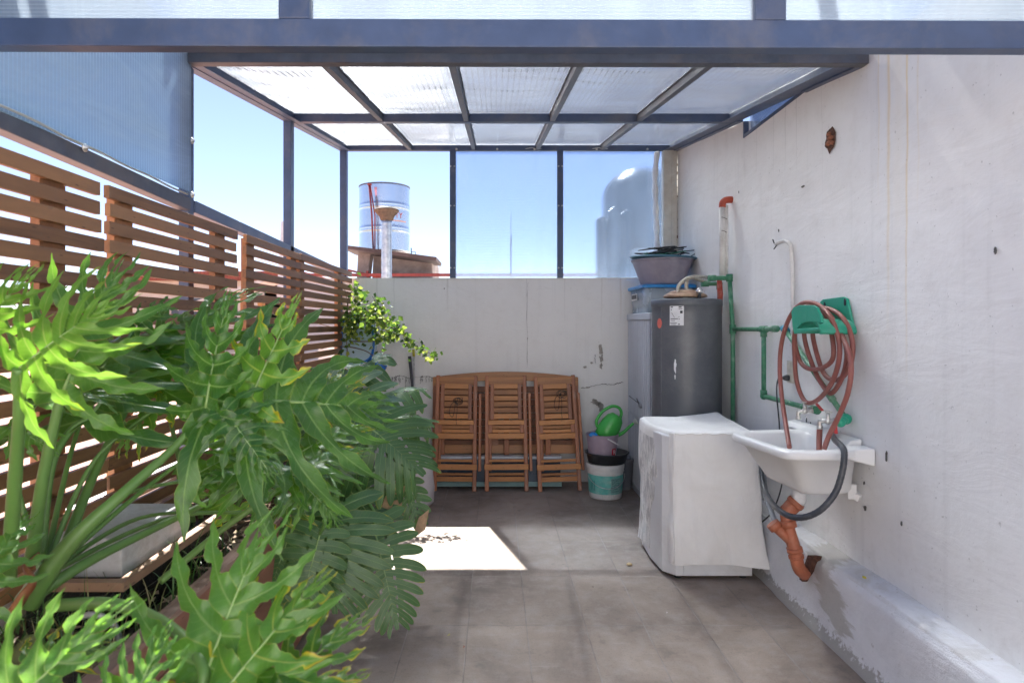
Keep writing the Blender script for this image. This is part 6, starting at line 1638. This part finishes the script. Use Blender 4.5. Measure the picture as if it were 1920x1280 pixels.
mb = MB(); mb.tube(spline([mcr, mcr + Vector((.06, -.2, .06)), mcr + Vector((.14, -.45, .05)), mcr + Vector((.17, -.6, -.02))], 7), .022, 10); mb.build('woody_stem', plain('woody_stem', (.30, .20, .13), .8, 0, .4, 20, .6), mp_)
mb = MB()
for (px, py, d) in ((700, 915, 3.0), (722, 930, 2.95), (740, 925, 3.0), (785, 970, 3.05)):
    c = P(px, py, d); mb.add([c, c + Vector((.05, 0, .04)), c + Vector((.03, .01, -.06)), c + Vector((-.03, 0, -.10))], [(0, 1, 2, 3)], True)
mb.build('dried_leaf', plain('dried_tan_leaf', (.42, .28, .17), .8, 0, .3, 30), mp_)

# --- climber in the corner
cl = thing('leafy_climber', 'light green small leaved climber trailing from the fence corner across the white wall', 'climber', (-1.15, 5.2, .6))
rc = random.Random(21); stems = MB(); lv = MB()
paths = [[(655, 700, 5.3), (650, 640, 5.3), (652, 580, 5.35), (645, 535, 5.4)], [(665, 620, 5.3), (695, 600, 5.2), (720, 598, 5.15), (742, 615, 5.1), (765, 635, 5.1), (790, 655, 5.05), (818, 666, 5.0)],
         [(650, 620, 5.3), (610, 610, 5.2), (575, 600, 5.0)], [(665, 610, 5.3), (685, 585, 5.2), (705, 572, 5.2), (698, 555, 5.2)], [(680, 600, 5.25), (708, 590, 5.2), (728, 622, 5.15), (712, 640, 5.15)],
         [(655, 650, 5.3), (620, 650, 5.1), (600, 655, 5.0)], [(660, 640, 5.3), (700, 640, 5.2), (715, 640, 5.2)], [(655, 650, 5.3), (690, 660, 5.25), (725, 690, 5.2)], [(650, 590, 5.3), (655, 555, 5.4), (665, 540, 5.4)], [(645, 700, 5.3), (690, 700, 5.2), (720, 715, 5.1)]]
dens = [40, 170, 110, 90, 130, 40, 60, 12, 50, 10]
for pth, n_ in zip(paths, dens):
    q = spline([P(*p) for p in pth], 8); stems.tube(q, [.005 - .003 * i / len(q) for i in range(len(q))], 5)
    far = pth is paths[1]
    for k in range(n_):
        i = int(rc.random() ** .9 * (len(q) - 1)); spread = .05 if (far and i > len(q) * .45) else .085
        c = q[i] + Vector((rc.gauss(0, 1), rc.gauss(0, 1), rc.gauss(0, 1))) * spread * .6
        if c.x < -1.2: c.x = -1.2 + rc.uniform(0, .05)
        if c.z < P(0, 640, 5.2).z and pth is not paths[1] and rc.random() < .75: continue
        l = rc.uniform(.016, .030); u = Vector((rc.uniform(-1, 1), rc.uniform(-1, .4), rc.uniform(-1, .5))).normalized()
        s_ = u.cross(Vector((rc.uniform(-1, 1), -1, rc.uniform(-1, 1)))).normalized(); nn = u.cross(s_)
        b_ = c; t_ = c + u * l * 2; m1 = c + u * l * .8
        lv.add([b_, m1 + s_ * l * .75 + nn * l * .2, t_, m1 - s_ * l * .75 + nn * l * .2, m1], [(0, 1, 4), (1, 2, 4), (2, 3, 4), (3, 0, 4)], False, var=rc.random())
def climb_mat():
    m, nt, b, out = new_mat('climber_leaf'); va = attr(nt, 'var')
    c = ramp(nt, va, [(.0, (.035, .085, .02)), (.5, (.10, .20, .03)), (.8, (.26, .38, .05)), (1, (.45, .52, .12))])
    nt.links.new(c, b.inputs['Base Color']); b.inputs['Roughness'].default_value = .35
    tl = nd(nt, 'ShaderNodeBsdfTranslucent'); nt.links.new(c, tl.inputs[0]); mx = nd(nt, 'ShaderNodeMixShader'); mx.inputs[0].default_value = .45
    nt.links.new(b.outputs[0], mx.inputs[1]); nt.links.new(tl.outputs[0], mx.inputs[2]); nt.links.new(mx.outputs[0], out.inputs['Surface']); return m
stems.build('stem', M['bark'], cl); lv.build('foliage', climb_mat(), cl)

# --- grass blades in the planter
gr = MB(); rg = random.Random(9)
for k in range(420):
    y = rg.uniform(1.25, 2.3); x = rg.uniform(-1.3, -.9); 
    if y > 1.75 and x < -1.0 and rg.random() < .85: continue
    p = Vector((x, y, .57)); h = rg.uniform(.06, .26); a = rg.uniform(0, 6.28); bend = rg.uniform(.02, .14)
    d = Vector((math.cos(a), math.sin(a), 0)); s_ = Vector((-d.y, d.x, 0)) * rg.uniform(.0015, .004); vs_ = []
    for j in range(6):
        t = j / 5; c = p + Vector((0, 0, h * (t - .25 * t * t))) + d * bend * t * t * 1.4
        vs_ += [c - s_ * (1 - t * .95), c + s_ * (1 - t * .95)]
    gr.add(vs_, [(2 * j, 2 * j + 1, 2 * j + 3, 2 * j + 2) for j in range(5)], True)
gm, nt, b, out = new_mat('grass_blade'); va = attr(nt, 'var')
nt.links.new(ramp(nt, va, [(0, (.03, .10, .02)), (.75, (.09, .20, .04)), (.85, (.30, .26, .12)), (1, (.42, .34, .2))]), b.inputs['Base Color']); b.inputs['Roughness'].default_value = .45
tag(gr.build('grass', gm, origin=(-1.1, 1.8, .57)), 'thin green grass blades growing between the plants in the planter', 'grass', kind='stuff')
